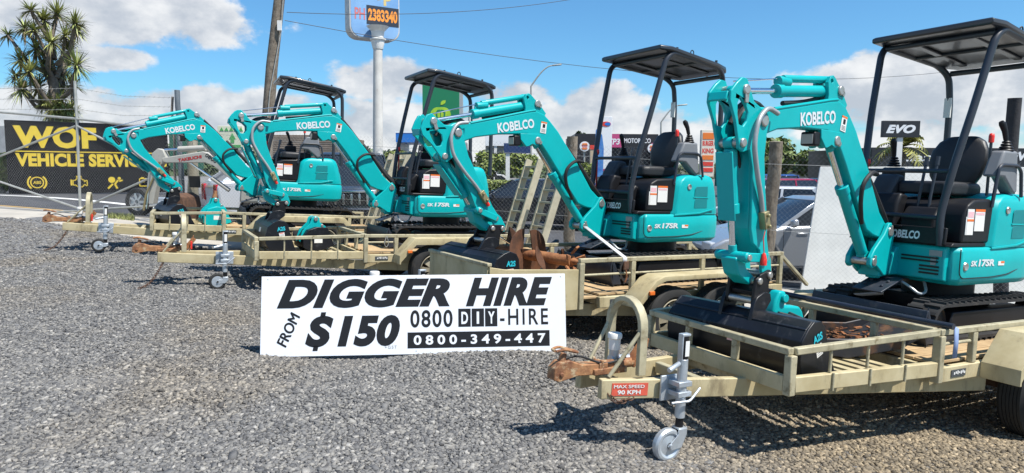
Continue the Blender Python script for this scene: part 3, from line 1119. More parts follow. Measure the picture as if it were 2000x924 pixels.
def cylinder(parent, name, p0, p1, rb, rr, frac, y, lug=True):
    """hydraulic ram in the x-z plane: barrel from p0, bright rod to p1"""
    a, b = Vector((p0[0], y, p0[1])), Vector((p1[0], y, p1[1]))
    d = b - a
    m = MB()
    e = a + d * frac
    m.cyl(a + d.normalized() * rb * .9, e, rb, n=18)
    m.cyl(e - d.normalized() * .05, e + d.normalized() * .015, rb * 1.16, n=18)
    m.cyl(a - Vector((0, rb * .8, 0)), a + Vector((0, rb * .8, 0)), rb * .95, n=16)
    n = Vector((-d.z, 0, d.x)).normalized()
    if n.z < 0:
        n = -n
    m.cyl(e - d.normalized() * .035 + n * rb, e - d.normalized() * .035 + n * (rb + .022), .014, n=8)
    o = m.build(name, TEAL, parent, bevel=.003, ang=30)
    r = MB()
    r.cyl(e, b, rr, n=14)
    r.build('rod', CHROME, o, ang=30)
    k = MB()
    k.cyl(b - Vector((0, rb * .75, 0)), b + Vector((0, rb * .75, 0)), rb * .85, n=16)
    k.cyl(b - d.normalized() * .07, b, rr * 1.4, n=14)
    k.build('rod_eye', TEAL, o, ang=30)
    return o


def pin(m, x, z, y0, y1, r=.022):
    m.cyl((x, y0, z), (x, y1, z), r, n=14)


def track(root, side):
    """rubber track with lugs round idler and sprocket"""
    yc, w = side * .375, .115
    R_, xa, xb = .158, -.72, .70
    path = []
    zc = .165
    L = xb - xa
    per = 2 * L + 2 * math.pi * R_

    def P(s, rad):
        s %= per
        if s < L:
            return Vector((xa + s, 0, zc + rad)), Vector((0, 0, 1))
        s -= L
        if s < math.pi * R_:
            a = math.pi / 2 - s / R_
            return Vector((xb + rad * math.cos(a), 0, zc + rad * math.sin(a))), Vector((math.cos(a), 0, math.sin(a)))
        s -= math.pi * R_
        if s < L:
            return Vector((xb - s, 0, zc - rad)), Vector((0, 0, -1))
        s -= L
        a = -math.pi / 2 - s / R_
        return Vector((xa + rad * math.cos(a), 0, zc + rad * math.sin(a))), Vector((math.cos(a), 0, math.sin(a)))
    m = MB()
    n = 92
    rows = []
    for i in range(n):
        s = per * i / n
        for rad in (R_ - .012, R_ - .034):
            pass
        a, _ = P(s, R_ - .014)
        b, _ = P(s, R_ - .036)
        rows.append([a + Vector((0, yc - w, 0)), a + Vector((0, yc + w, 0)), b + Vector((0, yc + w, 0)), b + Vector((0, yc - w, 0))])
    v = [p for r in rows for p in r]
    f = [(4 * i + k, 4 * i + (k + 1) % 4, 4 * ((i + 1) % n) + (k + 1) % 4, 4 * ((i + 1) % n) + k) for i in range(n) for k in range(4)]
    m.add(v, f)
    nl = 46
    for i in range(nl):
        s = per * i / nl
        for half in (-1, 1):
            q = s + (per / nl * .5 if half > 0 else 0)
            y0, y1 = (yc - w * 1.0, yc + .006) if half < 0 else (yc - .006, yc + w * 1.0)
            vs = []
            for ds, rad in ((-.0150, R_ - .016), (.0150, R_ - .016), (.010, R_ + .003), (-.010, R_ + .003)):
                a, _ = P(q + ds, rad)
                vs.append(a)
            ya = [y0, y1]
            sk = .016 * half
            m.add([p + Vector((0, y, 0)) for y in ya for p in vs], [(0, 1, 2, 3), (7, 6, 5, 4), (0, 4, 5, 1), (1, 5, 6, 2), (2, 6, 7, 3), (3, 7, 4, 0)])
    t = m.build('track', RUB, root, ang=30)
    fr = MB()
    fr.prism([(xa + .12, .10), (xb - .10, .10), (xb - .16, .235), (xa + .16, .235)], yc - .075, yc + .075)
    fr.build('track_frame', BLK, t, bevel=.01)
    for x, nm, r_ in ((xa, 'idler', .118), (xb, 'sprocket', .118)):
        w_ = MB()
        w_.lathe([(0, -.06), (.05, -.062), (.06, -.045), (r_ * .85, -.04), (r_, -.05), (r_, .05), (r_ * .85, .04), (0, .05)], (x, yc, zc), n=28)
        w_.build(nm, BLK, t, ang=30)
    for i in range(4):
        w_ = MB()
        w_.lathe([(0, -.07), (.03, -.07), (.05, -.06), (.058, -.055), (.058, .055), (0, .055)], (-.44 + i * .29, yc, .095), n=20)
        w_.build('roller', BLK, t, ang=30)
    return t


def plan(front, hw, rear, rx=1.0, n=9):
    """outline of the upper body at one height"""
    near = [(front + .05, -hw), (.20, -hw), (.37, -hw)]
    arc_ = []
    for i in range(1, n):
        a = R(-90 + 180 * i / n)
        arc_.append((.37 + (rear - .37) * math.cos(a) ** .62, hw * math.copysign(abs(math.sin(a)) ** .62, a)))
    far = [(.37, hw), (.20, hw), (front + .05, hw), (front, hw - .05), (front, -hw + .05)]
    return near + arc_ + far


def letters(parent, body, o, x, y, w, h, m, **kw):
    return text('lettering', body, basis(o, x, y), m, w=w, h=h, parent=parent, **kw)


def make_digger(k, label, raise_, swing, armrot, hitch, link, lamp=True):
    root = thing('mini_excavator', label, 'digger', frame(k), 'teal diggers parked on trailers')
    raise_, swing, armrot, hitch = R(raise_), R(swing), R(armrot), R(hitch)
    # ---- undercarriage
    for s in (-1, 1):
        track(root, s)
    u = MB()
    u.box(-.34, .34, -.26, .26, .17, .30)
    u.cyl((0, 0, .29), (0, 0, .45), .27, n=28)
    for s in (-1, 1):
        u.bar((-.25, s * .25, .2), (-.55, s * .30, .14), .09, .07)
        u.bar((.25, s * .25, .2), (.45, s * .30, .16), .09, .07)
    u.build('undercarriage', BLK, root, bevel=.008)
    b = MB()
    pr = [(-.965 + .05 * ((z - .16) / .17) ** 2, z) for z in (.005, .05, .10, .15, .20, .24, .275)]
    b.prism(pr + [(x - .016, z) for x, z in reversed(pr)], -.49, .49)
    for s in (-1, 1):
        b.prism([(-.95, .02), (-.83, .02), (-.95, .30)], s * .484 - .006, s * .484 + .006)
    bo = b.build('dozer_blade', BLADE, root, bevel=.004)
    for s in (-1, 1):
        a = MB()
        a.bar((-.95, s * .19, .12), (-.40, s * .13, .18), .05, .075)
        a.build('blade_arm', BLK, bo, bevel=.006)
    a = MB()
    a.bar((-.97, .0, .352), (-.70, .0, .452), .25, .012)
    a.bar((-.70, 0, .452), (-.52, 0, .44), .16, .012)
    for xx in (-.88, -.80):
        for yy in (-.07, .07):
            a.cyl((xx, yy, .352 + (xx + .97) * .37), (xx - .006, yy, .370 + (xx + .97) * .37), .013, n=8)
    a.build('ram_guard', BLADE, bo, bevel=.003)
    a = MB()
    a.tube(fillet([(-.70, -.09, .44), (-.72, -.20, .40), (-.70, -.26, .35), (-.60, -.26, .36), (-.54, -.20, .44), (-.42, -.10, .46)], .05), .011, 8)
    a.build('blade_hose', BRAID, bo)
    # ---- house
    h = MB()
    h.loft([[(x * .96 if x > 0 else x * .97, y * .94, .435) for x, y in plan(-.555, .455, .62)], [(x, y, .475) for x, y in plan(-.565, .455, .655)], [(x, y, .60) for x, y in plan(-.568, .457, .668)],
            [(x, y, .70) for x, y in plan(-.562, .456, .662)], [(x, y, .732) for x, y in plan(-.545, .44, .645)]])
    body = h.build('house_body', TEAL, root, bevel=.010, ang=40, seg=3)
    # front apron with louvres
    f = MB()
    f.prism([(-.625, .47), (-.56, .455), (-.55, .735), (-.60, .738), (-.62, .72)], -.385, .30)
    f.prism([(-.72, .47), (-.56, .47), (-.56, .70), (-.64, .70), (-.70, .62)], -.02, .22)
    fo = f.build('front_apron', TEAL, root, bevel=.014, seg=3)
    v = MB()
    for i, (z, y0, y1) in enumerate(((.640, -.34, -.15), (.612, -.34, -.15), (.572, -.35, -.20), (.545, -.35, -.20), (.518, -.35, -.20))):
        v.box(-.631, -.618, y0 + .16 * (i < 2) * 0, y1 + .10 * (i < 2), z - .007, z + .007)
    v.build('louvre', INK, fo)
    v = MB()
    v.box(-.6285, -.6235, -.365, -.27, .655, .70)
    v.build('notice_sticker', GREYINK, fo)
    v = MB()
    v.box(-.6295, -.6245, -.325, -.285, .585, .650)
    v.build('notice_sticker', GREYINK, fo)
    # rear block over the engine
    rings = []
    for z, fx, hw_, re in ((.728, -.150, .452, .655), (.80, -.138, .452, .645), (.92, -.115, .450, .62), (1.02, -.095, .447, .59), (1.085, -.068, .442, .56), (1.130, -.018, .43, .53), (1.155, .06, .41, .49), (1.165, .13, .38, .44)):
        rings.append([(x, y, z) for x, y in plan(fx, hw_, re)])
    rb = MB()
    rb.loft(rings)
    rear = rb.build('engine_cover', TEAL, root, bevel=.012, ang=40, seg=3)
    for z0, z1 in ((.925, 1.035), (.80, .905)):
        w = MB()
        w.prism([(.165, z0), (.36, z0 + .004), (.36, z1 + .006), (.19, z1), (.172, z1 - .025)], -.4545, -.4505)
        w.build('cover_vent', TEALD, rear, bevel=.002)
    w = MB()
    for z in (.918,):
        w.box(.155, .375, -.4575, -.452, z - .007, z + .007)
    w.prism([(-.12, .735), (.02, .742), (.25, .757), (.46, .80), (.46, .786), (.25, .74), (.02, .724), (-.12, .718)], -.462, -.4525)
    w.build('cover_moulding', TEAL, rear, bevel=.003)
    w = MB()
    w.lathe([(0, -.002), (.020, -.003), (.026, -.006), (.03, 0)], (.087, -.4525, 1.03), n=20)
    w.build('cover_latch', STEELP, rear)
    # side door outline
    g = MB()
    g.tube(fillet([(-.545, -.458, .722), (-.545, -.459, .53), (-.50, -.459, .495), (-.10, -.459, .497), (.15, -.459, .515), (.34, -.452, .56), (.43, -.425, .61)], .05), .0042, 6)
    g.build('door_seam', INK, body)
    g = MB()
    g.lathe([(0, -.003), (.020, -.004), (.028, -.008), (.034, 0)], (-.462, -.458, .587), n=20)
    g.build('door_latch', STEELP, body)
    letters(body, 'SK', (-.395, -.4585, .587), (1, 0, 0), (0, 0, 1), .088, .044, SILV, bold=.04, shear=.1)
    letters(body, '17SR', (-.290, -.4585, .584), (1, 0, 0), (0, 0, 1), .232, .057, SILV, bold=.045, shear=.1)
    g = MB()
    g.box(-.005, .085, -.4605, -.458, .588, .622)
    g.use(1).box(.035, .085, -.4615, -.4595, .606, .622)
    g.build('warning_sticker', [STICK, ORANGE], body)
    # ---- platform: floor, front plate, seat base
    p = MB()
    p.prism([(-.63, .735), (-.15, .735), (-.15, .765), (-.60, .765)], -.43, .43)
    p.prism([(-.645, .745), (-.615, .74), (-.60, .875), (-.625, .88)], -.385, .30)
    po_ = p.build('floor_plate', BLK, root, bevel=.008)
    letters(po_, 'KOBELCO', (-.6405, .075, .775), (0, -1, 0), (.14, 0, 1), .265, .066, WHITE, bold=.04)
    p = MB()
    prof = [(-.50, .765), (-.115, .765), (-.085, 1.07), (-.13, 1.115), (-.36, 1.10), (-.44, 1.06), (-.485, .98)]
    p.prism(prof, -.43, .43)
    base = p.build('seat_base', BLK, root, bevel=.02, seg=3)
    p = MB()
    p.box(-.455, -.365, -.436, -.432, .83, 1.03)
    p.box(-.35, -.215, -.436, -.432, .86, 1.03)
    p.box(-.47, -.459, -.436, -.432, .83, .97)
    p.use(1).box(-.35, -.215, -.4372, -.4325, 1.012, 1.031)
    p.use(1).box(-.455, -.365, -.4372, -.4325, .935, .952)
    p.use(2).box(-.448, -.372, -.4368, -.4325, .965, 1.01)
    p.use(2).box(-.34, -.225, -.4368, -.4325, .985, 1.003)
    p.build('warning_label', [STICK, ORANGE, PINKST], base)
    p = MB()
    p.prism([(-.63, .77), (-.56, .77), (-.44, 1.12), (-.55, 1.14), (-.60, 1.05)], .04, .30)
    p.prism([(-.60, .78), (-.47, .78), (-.40, .98), (-.50, 1.04), (-.58, .95)], -.26, .02)
    p.build('travel_console', BLK, root, bevel=.025, seg=3)
    p = MB()
    p.prism([(-.50, .90), (-.30, .92), (-.22, 1.10), (-.25, 1.29), (-.36, 1.30), (-.45, 1.16)], .20, .40)
    p.build('control_console', mat('charcoal_plastic', (.045, .047, .052), .5, vary=.1), root, bevel=.03, seg=3)
    p = MB()
    p.cyl((-.53, .05, .80), (-.62, .03, .86), .012, n=8)
    p.box(-.66, -.60, -.03, .09, .86, .875)
    p.build('foot_pedal', BLK, root, bevel=.004)
    # seat
    s_ = MB()
    s_.loft([[(x, y, z) for x, y in ((-.36, -.20), (-.30, -.235), (.12, -.22), (.14, 0), (.12, .22), (-.30, .235), (-.36, .20))] for z in (1.135, 1.165, 1.215)] +
            [[(x * .94 - .005, y * .9, 1.245) for x, y in ((-.36, -.20), (-.30, -.235), (.12, -.22), (.14, 0), (.12, .22), (-.30, .235), (-.36, .20))]])
    seat = s_.build('seat_cushion', SEATM, root, bevel=.025, seg=3)
    s_ = MB()
    bp = []
    for z, hw_, x in ((1.20, .15, .10), (1.30, .215, .105), (1.42, .245, .125), (1.52, .235, .15), (1.60, .19, .175), (1.645, .11, .195)):
        bp.append([(x - .035, -hw_ * .75, z), (x - .005, -hw_, z), (x + .05, -hw_ * .93, z), (x + .085, -hw_ * .5, z), (x + .085, hw_ * .5, z), (x + .05, hw_ * .93, z), (x - .005, hw_, z), (x - .035, hw_ * .75, z), (x - .045, 0, z)])
    s_.loft(bp)
    s_.build('backrest', SEATM, root, bevel=.02, seg=3, ang=60)
    # side consoles and levers
    for s in (-1, 1):
        c = MB()
        c.prism([(-.10, 1.295), (.03, 1.29), (.19, 1.16), (.245, 1.18), (.20, 1.51), (.0, 1.505), (-.04, 1.42)] if s < 0 else [(-.26, 1.12), (-.05, 1.12), (-.06, 1.37), (-.25, 1.36)], s * .375 - .055, s * .375 + .055)
        co = c.build('lever_console', GREYP if s < 0 else BLK, root, bevel=.02, seg=3)
        jx, jz = (.12, 1.505) if s < 0 else (-.16, 1.37)
        j = MB()
        for q in range(4):
            j.lathe([(.052 - .008 * q, .022 * q), (.058 - .008 * q, .022 * q + .008), (.05 - .008 * q, .022 * q + .018)], (jx, s * .375, jz), (0, 0, 1), 16)
        j.cyl((jx, s * .375, jz), (jx - .015, s * .375, jz + .12), .012, n=10)
        j.build('lever_boot', BLK, co)
        j = MB()
        j.tube([(jx - .012, s * .375, jz + .09), (jx - .03, s * .37, jz + .16), (jx - .055, s * .36, jz + .215), (jx - .07, s * .355, jz + .235)], [.018, .022, .027, .018], 12)
        j.build('joystick', BLK, co)
    c = MB()
    c.cyl((-.01, -.33, 1.14), (-.018, -.33, 1.58), .011, n=10)
    lv = c.build('blade_lever', CANOPY, root)
    c = MB()
    c.lathe([(0, .075), (.016, .07), (.021, .05), (.02, .0), (.0, -.005)], (-.018, -.33, 1.57), (0, 0, 1), 14)
    c.build('lever_knob', RED, lv, ang=60)
    c = MB()
    c.tube(fillet([(-.13, -.435, 1.05), (-.085, -.44, 1.36), (-.04, -.44, 1.39), (.19, -.44, 1.393), (.25, -.44, 1.35), (.285, -.44, 1.14)], .05), .0135, 10)
    c.build('grab_rail', CANOPY, root)
    for y in (-.13, -.04):
        c = MB()
        c.tube([(-.46, y, .86), (-.44, y, 1.10), (-.385, y, 1.38)], .012, 8)
        c.tube([(-.385, y, 1.37), (-.375, y, 1.44)], .017, 8)
        c.build('travel_lever', CANOPY, root)
    c = MB()
    c.tube([(-.55, .36, .95), (-.555, .36, 1.36)], .010, 8)
    c.lathe([(0, .07), (.022, .06), (.026, .03), (.015, 0), (0, 0)], (-.555, .36, 1.355), (0, 0, 1), 14)
    rl = c.build('swing_lever', RED, root, ang=60)
    # ---- canopy
    for s in (-1, 1):
        t = MB()
        pts = fillet([(-.625, s * .345, .74), (-.635, s * .328, .95), (-.585, s * .362, 1.31), (-.475, s * .415, 1.80), (-.345, s * .455, 2.335), (-.27, s * .468, 2.408), (.46, s * .43, 2.335), (.575, s * .385, 2.24), (.59, s * .365, 2.0), (.60, s * .36, 1.05)], .10, 6)
        t.tube(pts, .0285, 14)
        t.build('canopy_hoop', CANOPY, root, ang=60)
    t = MB()
    t.cyl((-.587, -.34, 1.313), (-.587, .34, 1.318), .0175, n=12)
    t.build('front_rail', CANOPY, root)
    t = MB()
    t.cyl((-.634, -.31, .953), (-.634, .31, .962), .0175, n=12)
    t.build('knee_rail', CANOPY, root)
    for q0, q1, r_ in (((.575, -.37, 2.262), (.575, .37, 2.262), .024), ((-.30, -.44, 2.385), (-.30, .44, 2.385), .022), ((.12, -.45, 2.355), (.12, .45, 2.355), .016)):
        t = MB()
        t.cyl(q0, q1, r_, n=12)
        t.build('canopy_crossbar', CANOPY, root)
    t = MB()
    t.box(.560, .574, .338, .40, 1.86, 2.04)
    t.build('canopy_notice', STICK, root)
    r_ = MB()
    outer = [(-.46, -.49), (-.46, .475), (-.30, .50), (.40, .475), (.56, .43), (.645, .36), (.645, -.36), (.56, -.43), (.40, -.475), (-.30, -.505)]
    zt = lambda x: 2.455 + .014 - .118 * (x + .46) + (.018 if x > -.4 else 0)
    r_.loft([[(x * .985 + .004, y * .97, zt(x) - .055) for x, y in outer], [(x, y, zt(x) - .045) for x, y in outer], [(x, y, zt(x) - .012) for x, y in outer], [(x * .97, y * .95, zt(x)) for x, y in outer]])
    for y in (-.22, .22):
        r_.prism([(-.25, 2.405), (.50, 2.318), (.50, 2.30), (-.25, 2.387)], y - .03, y + .03)
    ro = r_.build('canopy_roof', ROOFM, root, bevel=.006)
    e = MB()
    ring = [(.02 + .022 * math.cos(a), -.452, 2.442 + .026 * math.sin(a)) for a in [2 * math.pi * i / 14 for i in range(14)]]
    e.tube(ring, .006, 6, closed=True)
    e.build('lifting_eye', CANOPY, ro)
    for x in (-.20, .38):
        e = MB()
        e.cyl((x, -.455, 2.39 - .1 * x), (x, -.455, 2.448 - .115 * x), .014, n=8)
        e.build('roof_bolt', CANOPY, ro)
    # ---- swing bracket
    fx, fy, fz = -.774, .075, .8207
    SB = Matrix.Translation((fx, fy, 0)) @ Matrix.Rotation(swing, 4, 'Z') @ Matrix.Translation((-fx, 0, 0))
    s_ = MB()
    for y in (-.085, .085):
        s_.prism([(-.735, .86), (-.765, .895), (-.805, .885), (-.86, .80), (-.99, .69), (-1.05, .62), (-1.055, .56), (-1.02, .53), (-.95, .55), (-.87, .50), (-.83, .47), (-.77, .47), (-.74, .60), (-.72, .70), (-.70, .80)], y - .018, y + .018)
    s_.box(-.87, -.74, -.085, .085, .46, .56)
    s_.cyl((-.79, 0, .44), (-.79, 0, .74), .055, n=18)
    sb = s_.build('swing_bracket', TEAL, root, SB, bevel=.008)
    for x, z, rr in ((fx, fz, .038), (-1.0, .585, .032)):
        s_ = MB()
        pin(s_, x, z, -.112, .112, rr)
        s_.box(x - .012, x + .012, -.118, -.104, z - .03, z + .05)
        s_.build('bracket_pin', STEELP, sb, bevel=.002)
    # ---- boom
    BM = rotm((fx, fy, fz), raise_, swing)
    b = MB()
    b.prism(BOOM, -.062, .062)
    boom = b.build('boom', TEAL, root, BM, bevel=.012, seg=3)
    for y in (-.046, .046):
        b = MB()
        b.prism([(-1.0, .905), (-.985, .97), (-1.005, 1.055), (-.98, 1.098), (-.945, 1.112), (-.918, 1.098), (-.80, 1.00), (-.73, .925), (-.76, .88)], y - .014, y + .014, holes=[arc(-.957, 1.07, .016, 0, 330, 9)])
        b.build('ram_lug', TEAL, boom, bevel=.004)
        b = MB()
        b.prism([(-1.048, .72), (-1.045, .66), (-.977, .592), (-.945, .598), (-.90, .62), (-.845, .60), (-.79, .62), (-.785, .67), (-.80, .72)], y * 1.05 - .016, y * 1.05 + .016)
        b.build('boom_lug', TEAL, boom, bevel=.004)
    for x, z, l in ((-1.775, .705, .05), (-.835, .655, .035), (-.84, 1.016, .035)):
        b = MB()
        b.lathe([(0, -.076), (.030, -.076), (.036, -.07), (.036, .07), (.030, .076), (0, .076)], (x, 0, z), n=18)
        b.prism(arc(x + .03, z - .02, .02, 0, 300, 10), -.074, -.06)
        b.bar((x - .01, -.068, z + .01), (x + l, -.068, z - l * .6), .012, .034, (0.6, 0, 1))
        b.build('boom_pin', STEELP, boom, bevel=.003)
    letters(boom, 'KOBELCO', (-1.315, -.0635, .716), (.987, 0, .14), (-.12, 0, .99), .442, .092, SILV, bold=.035)
    b = MB()
    A = Matrix.Translation((-.765, -.0635, .787)) @ Matrix.Rotation(R(8), 4, 'Y')
    b.box(-.036, .036, -.0022, 0, -.058, .052, A)
    b.use(1).box(-.036, .036, -.0030, 0, .040, .054, A)
    b.use(2).box(-.014, .018, -.0032, 0, -.005, .032, A)
    for i in range(4):
        b.box(-.026, .026, -.0030, 0, -.048 + i * .009, -.045 + i * .009, A)
    b.build('warning_sticker', [STICK, ORANGE, INK], boom)
    b = MB()
    b.tube(fillet([(-1.62, -.055, .80), (-1.29, -.055, .866), (-.95, -.055, .936), (-.86, -.055, .95)], .1), .012, 8)
    b.build('boom_pipe', TEAL, boom)
    b = MB()
    b.tube(fillet([(-1.63, .02, .80), (-1.72, .02, .84), (-1.82, .03, .80), (-1.90, .03, .70)], .08), .018, 8)
    b.build('boom_hose', HOSE, boom)
    b = MB()
    b.tube(fillet([(-1.60, .045, .80), (-1.70, .045, .85), (-1.84, .05, .82), (-1.93, .05, .68)], .08), .016, 8)
    b.build('boom_hose', HOSE, boom)
    b = MB()
    b.tube(fillet([(-1.45, 0, .86), (-1.2, .01, .895), (-1.0, .01, .945)], .1), .017, 8)
    b.build('boom_hose', HOSE, boom)
    b = MB()
    b.tube([(-.72, .03, .93), (-.60, .03, .80), (-.46, .03, .63)], .02, 8)
    b.build('boom_hose', HOSE, boom)
    b = MB()
    b.tube(fillet([(-.30, -.03, .46), (-.25, -.09, .44), (-.40, -.12, .46), (-.52, -.115, .36), (-.50, -.10, .22), (-.38, -.06, .06)], .10), .017, 8)
    b.build('boom_hose', HOSE, boom)
    b = MB()
    b.tube(fillet([(-.40, .02, .58), (-.22, -.02, .37), (-.06, -.05, .15), (.10, -.03, .02), (.16, .0, -.12)], .1), .026, 8)
    b.build('boom_hose', HOSE, boom)
    b = MB()
    b.tube(fillet([(-.36, .05, .55), (-.18, .04, .34), (-.03, .03, .17), (.12, .03, .05), (.18, .02, -.1)], .1), .024, 8)
    b.build('boom_hose', HOSE, boom)
    if lamp:
        b = MB()
        b.box(-1.115, -1.035, -.055, .055, .60, .70, Matrix.Translation((0, 0, 0)))
        lo = b.build('work_lamp', BLK, boom, bevel=.012)
        b = MB()
        b.box(-1.120, -1.1145, -.043, .043, .613, .682)
        b.build('lamp_lens', LAMPG, lo, bevel=.002)
    # boom ram
    cylinder(boom, 'boom_ram', (-.20 - .0, -.20), (-.845, .645), .043, .021, .62, 0)
    # the lower ram eye follows the swing bracket
    # arm ram on top of the boom
    # ---- arm
    tip = Vector((-1.775, 0, .705))
    AM = BM @ Matrix.Translation(tip) @ Matrix.Rotation(-(armrot - raise_), 4, 'Y')
    a = MB()
    a.prism(ARM_OUT, -.092, -.070, holes=[ARM_CUT])
    a.prism(ARM_OUT, .070, .092, holes=[ARM_CUT])
    core = [(.055, -.06), (.110, -.204), (.202, -.375), (.290, -.518), (.374, -.680), (.44, -.80), (.39, -.84), (.30, -.76), (.178, -.676), (.105, -.50), (.02, -.315), (-.02, -.20), (-.03, -.09)]
    a.prism(core, -.069, .069)
    a.box(-.385, -.365, -.069, .069, -.03, .03)
    arm = a.build('arm', TEAL, root, AM, bevel=.006)
    top, bc, tp = (-.253, .096), (-.142, -.214), (.475, -.90)
    for (x, z), r_ in ((top, .034), (bc, .03), (tp, .026), ((.412, -.80), .026), ((0, 0), .04)):
        a = MB()
        a.lathe([(0, -.108), (r_ * .8, -.108), (r_, -.102), (r_, .102), (r_ * .8, .108), (0, .108)], (x, 0, z), n=16)
        if r_ == .034:
            a.bar((-.253, -.10, .10), (-.225, -.10, .02), .012, .035, (1, 0, 0))
        a.build('arm_pin', STEELP, arm, bevel=.003)
    # auxiliary hose with grey guard, valve and red cap
    a = MB()
    a.tube(fillet([(.10, -.105, .095), (-.02, -.11, .085), (-.10, -.125, -.03), (-.085, -.13, -.19), (.03, -.125, -.34), (.16, -.115, -.47), (.235, -.105, -.555)], .10, 6), .0165, 10)
    a.build('guarded_hose', BRAID, arm, ang=60)
    a = MB()
    a.bar((.225, -.115, -.54), (.29, -.115, -.635), .05, .055)
    a.cyl((.24, -.14, -.56), (.24, -.16, -.56), .012, n=8)
    a.cyl((.28, -.14, -.62), (.28, -.16, -.62), .012, n=8)
    vo = a.build('shutoff_valve', BRASS, arm, bevel=.004)
    a = MB()
    if k == 4:
        dn = (AM.to_3x3().inverted() @ Vector((0, 0, -1)))
        q = Vector((.27, -.13, -.63))
        a.tube([q, q + dn * .08 + Vector((-.02, 0, 0)), q + dn * .17], .004, 6)
        a.cyl(q + dn * .17, q + dn * .21, .010, .022, n=10)
        a.cyl(q + dn * .21, q + dn * .25, .022, n=12)
    else:
        a.cyl((.285, -.115, -.63), (.315, -.115, -.675), .018, n=12)
    a.build('red_cap', RED, vo, bevel=.002)
    a = MB()
    a.tube(fillet([(.02, .0, .07), (-.06, .02, .08), (-.11, .03, -.02), (-.06, .03, -.2), (.05, 0, -.33)], .08), .016, 8)
    a.build('arm_hose', HOSE, arm)
    # arm ram, between the boom lug and the arm head
    t_ = AM @ Vector((top[0], 0, top[1]))
    inv = BM.inverted() @ t_
    ar = cylinder(boom, 'arm_ram', (-.84, 1.016), (inv.x, inv.z), .041, .020, .60, 0)
    e = MB()
    q0, q1 = Vector((-.93, 0, 1.075)), Vector((inv.x, 0, inv.z))
    dv = (q1 - Vector((-.84, 0, 1.016))).normalized()
    nv = Vector((-dv.z, 0, dv.x))
    if nv.z < 0:
        nv = -nv
    e.cyl(Vector((-.90, 0, 1.016)) + nv * .075, Vector((-.90, 0, 1.016)) + dv * .56 + nv * .075, .026, n=12)
    e.cyl(Vector((-.90, 0, 1.016)) + dv * .50 + nv * .05, Vector((-.90, 0, 1.016)) + dv * .62 + nv * .06, .035, n=12)
    e.build('ram_cover', TEAL, ar, bevel=.003)
    e = MB()
    e.cyl(Vector((-.90, 0, 1.016)) + dv * .55 + nv * .078, q1 + nv * .06, .005, n=8)
    e.build('sensor_rod', CHROME, ar)
    # bucket ram, links, hitch
    lk = link
    cylinder(arm, 'bucket_ram', bc, lk, .042, .020, .72 if k != 4 else .60, 0)
    e = MB()
    e.bar((bc[0] - .035, 0, bc[1] - .075), (bc[0] + (lk[0] - bc[0]) * .68 - .05, 0, bc[1] + (lk[1] - bc[1]) * .68 - .02), .13, .012, (-.8, 0, -.5))
    e.build('ram_shield', TEAL, arm, bevel=.004)
    for y in (-.105, .105):
        e = MB()
        e.bar((lk[0], y, lk[1]), (.412, y, -.80), .022, .06, (.5, 0, 1))
        e.build('bell_crank', TEAL, arm, bevel=.006)
    HM = AM @ Matrix.Translation((tp[0], 0, tp[1])) @ Matrix.Rotation(-hitch, 4, 'Y')
    ul = AM.inverted() @ (HM @ Vector((-.112, 0, .006)))
    e = MB()
    d_ = Vector((ul.x - lk[0], 0, ul.z - lk[1]))
    n_ = Vector((-d_.z, 0, d_.x)).normalized()
    if n_.dot(Vector((-1, 0, -.2))) < 0:
        n_ = -n_
    a0, a1 = Vector((lk[0], 0, lk[1])), Vector((ul.x, 0, ul.z))
    pl = [a0 - n_ * .035, a0 + n_ * .045 - d_ * .12, a0 + d_ * .4 + n_ * .085, a1 + n_ * .045, a1 - n_ * .03, a0 + d_ * .5 - n_ * .0]
    e.prism([(p.x, p.z) for p in pl], -.062, .062)
    pin(e, lk[0], lk[1], -.125, .125, .034)
    tl = e.build('tipping_link', TEAL, arm, bevel=.010)
    e = MB()
    pin(e, lk[0], lk[1], -.135, .135, .020)
    e.build('link_pin', STEELP, tl, bevel=.002)
    e = MB()
    HP = [(.0, 0), (-.112, .006), (-.179, -.108), (-.076, -.117)]
    for y in (-.10, .10):
        e.prism([(.035, .0), (.02, .032), (-.02, .036), (-.10, .042), (-.14, .030), (-.152, .0), (-.20, -.085), (-.215, -.12), (-.185, -.15), (-.08, -.158), (-.035, -.13), (-.02, -.06)], y - .012, y + .012)
    e.box(-.16, -.02, -.09, .09, -.08, -.05)
    hitch_o = e.build('quick_hitch', BLK, root, HM, bevel=.005)
    for x, z in HP:
        e = MB()
        e.lathe([(0, -.128), (.018, -.128), (.024, -.122), (.024, .122), (.018, .128), (0, .128)], (x, 0, z), n=14)
        e.build('hitch_pin', STEELP, hitch_o, bevel=.003)
    # ---- bucket
    bk = MB()
    prof = [(-.10, -.245), (-.128, -.195), (-.198, -.165), (-.263, -.183), (-.348, -.227), (-.395, -.33), (-.41, -.42), (-.385, -.51), (-.315, -.575), (-.20, -.605), (-.06, -.62)]
    inn = [(-.108, -.255), (-.138, -.207), (-.198, -.180), (-.256, -.196), (-.337, -.238), (-.381, -.334), (-.395, -.42), (-.372, -.502), (-.309, -.561), (-.20, -.59), (-.06, -.612)]
    bk.prism(prof + inn[::-1], -.51, .51)
    for s in (-1, 1):
        bk.prism(prof + [(-.085, -.45)], s * .515 - .008, s * .515 + .008)
    bk.bar((-.07, -.51, -.617), (-.07, .51, -.617), .10, .022, (0, 0, 1))
    bk.bar((-.262, -.51, -.186), (-.262, .51, -.186), .03, .008)
    for y in (-.118, .118):
        bk.prism([(-.30, -.215), (-.225, -.10), (-.179, -.075), (-.10, -.075), (-.045, -.11), (-.05, -.16), (-.125, -.20), (-.20, -.178)], y - .014, y + .014)
    bo = bk.build('bucket', BKT, root, HM @ Matrix.Translation((0, -.055 * 0, 0)), bevel=.006)
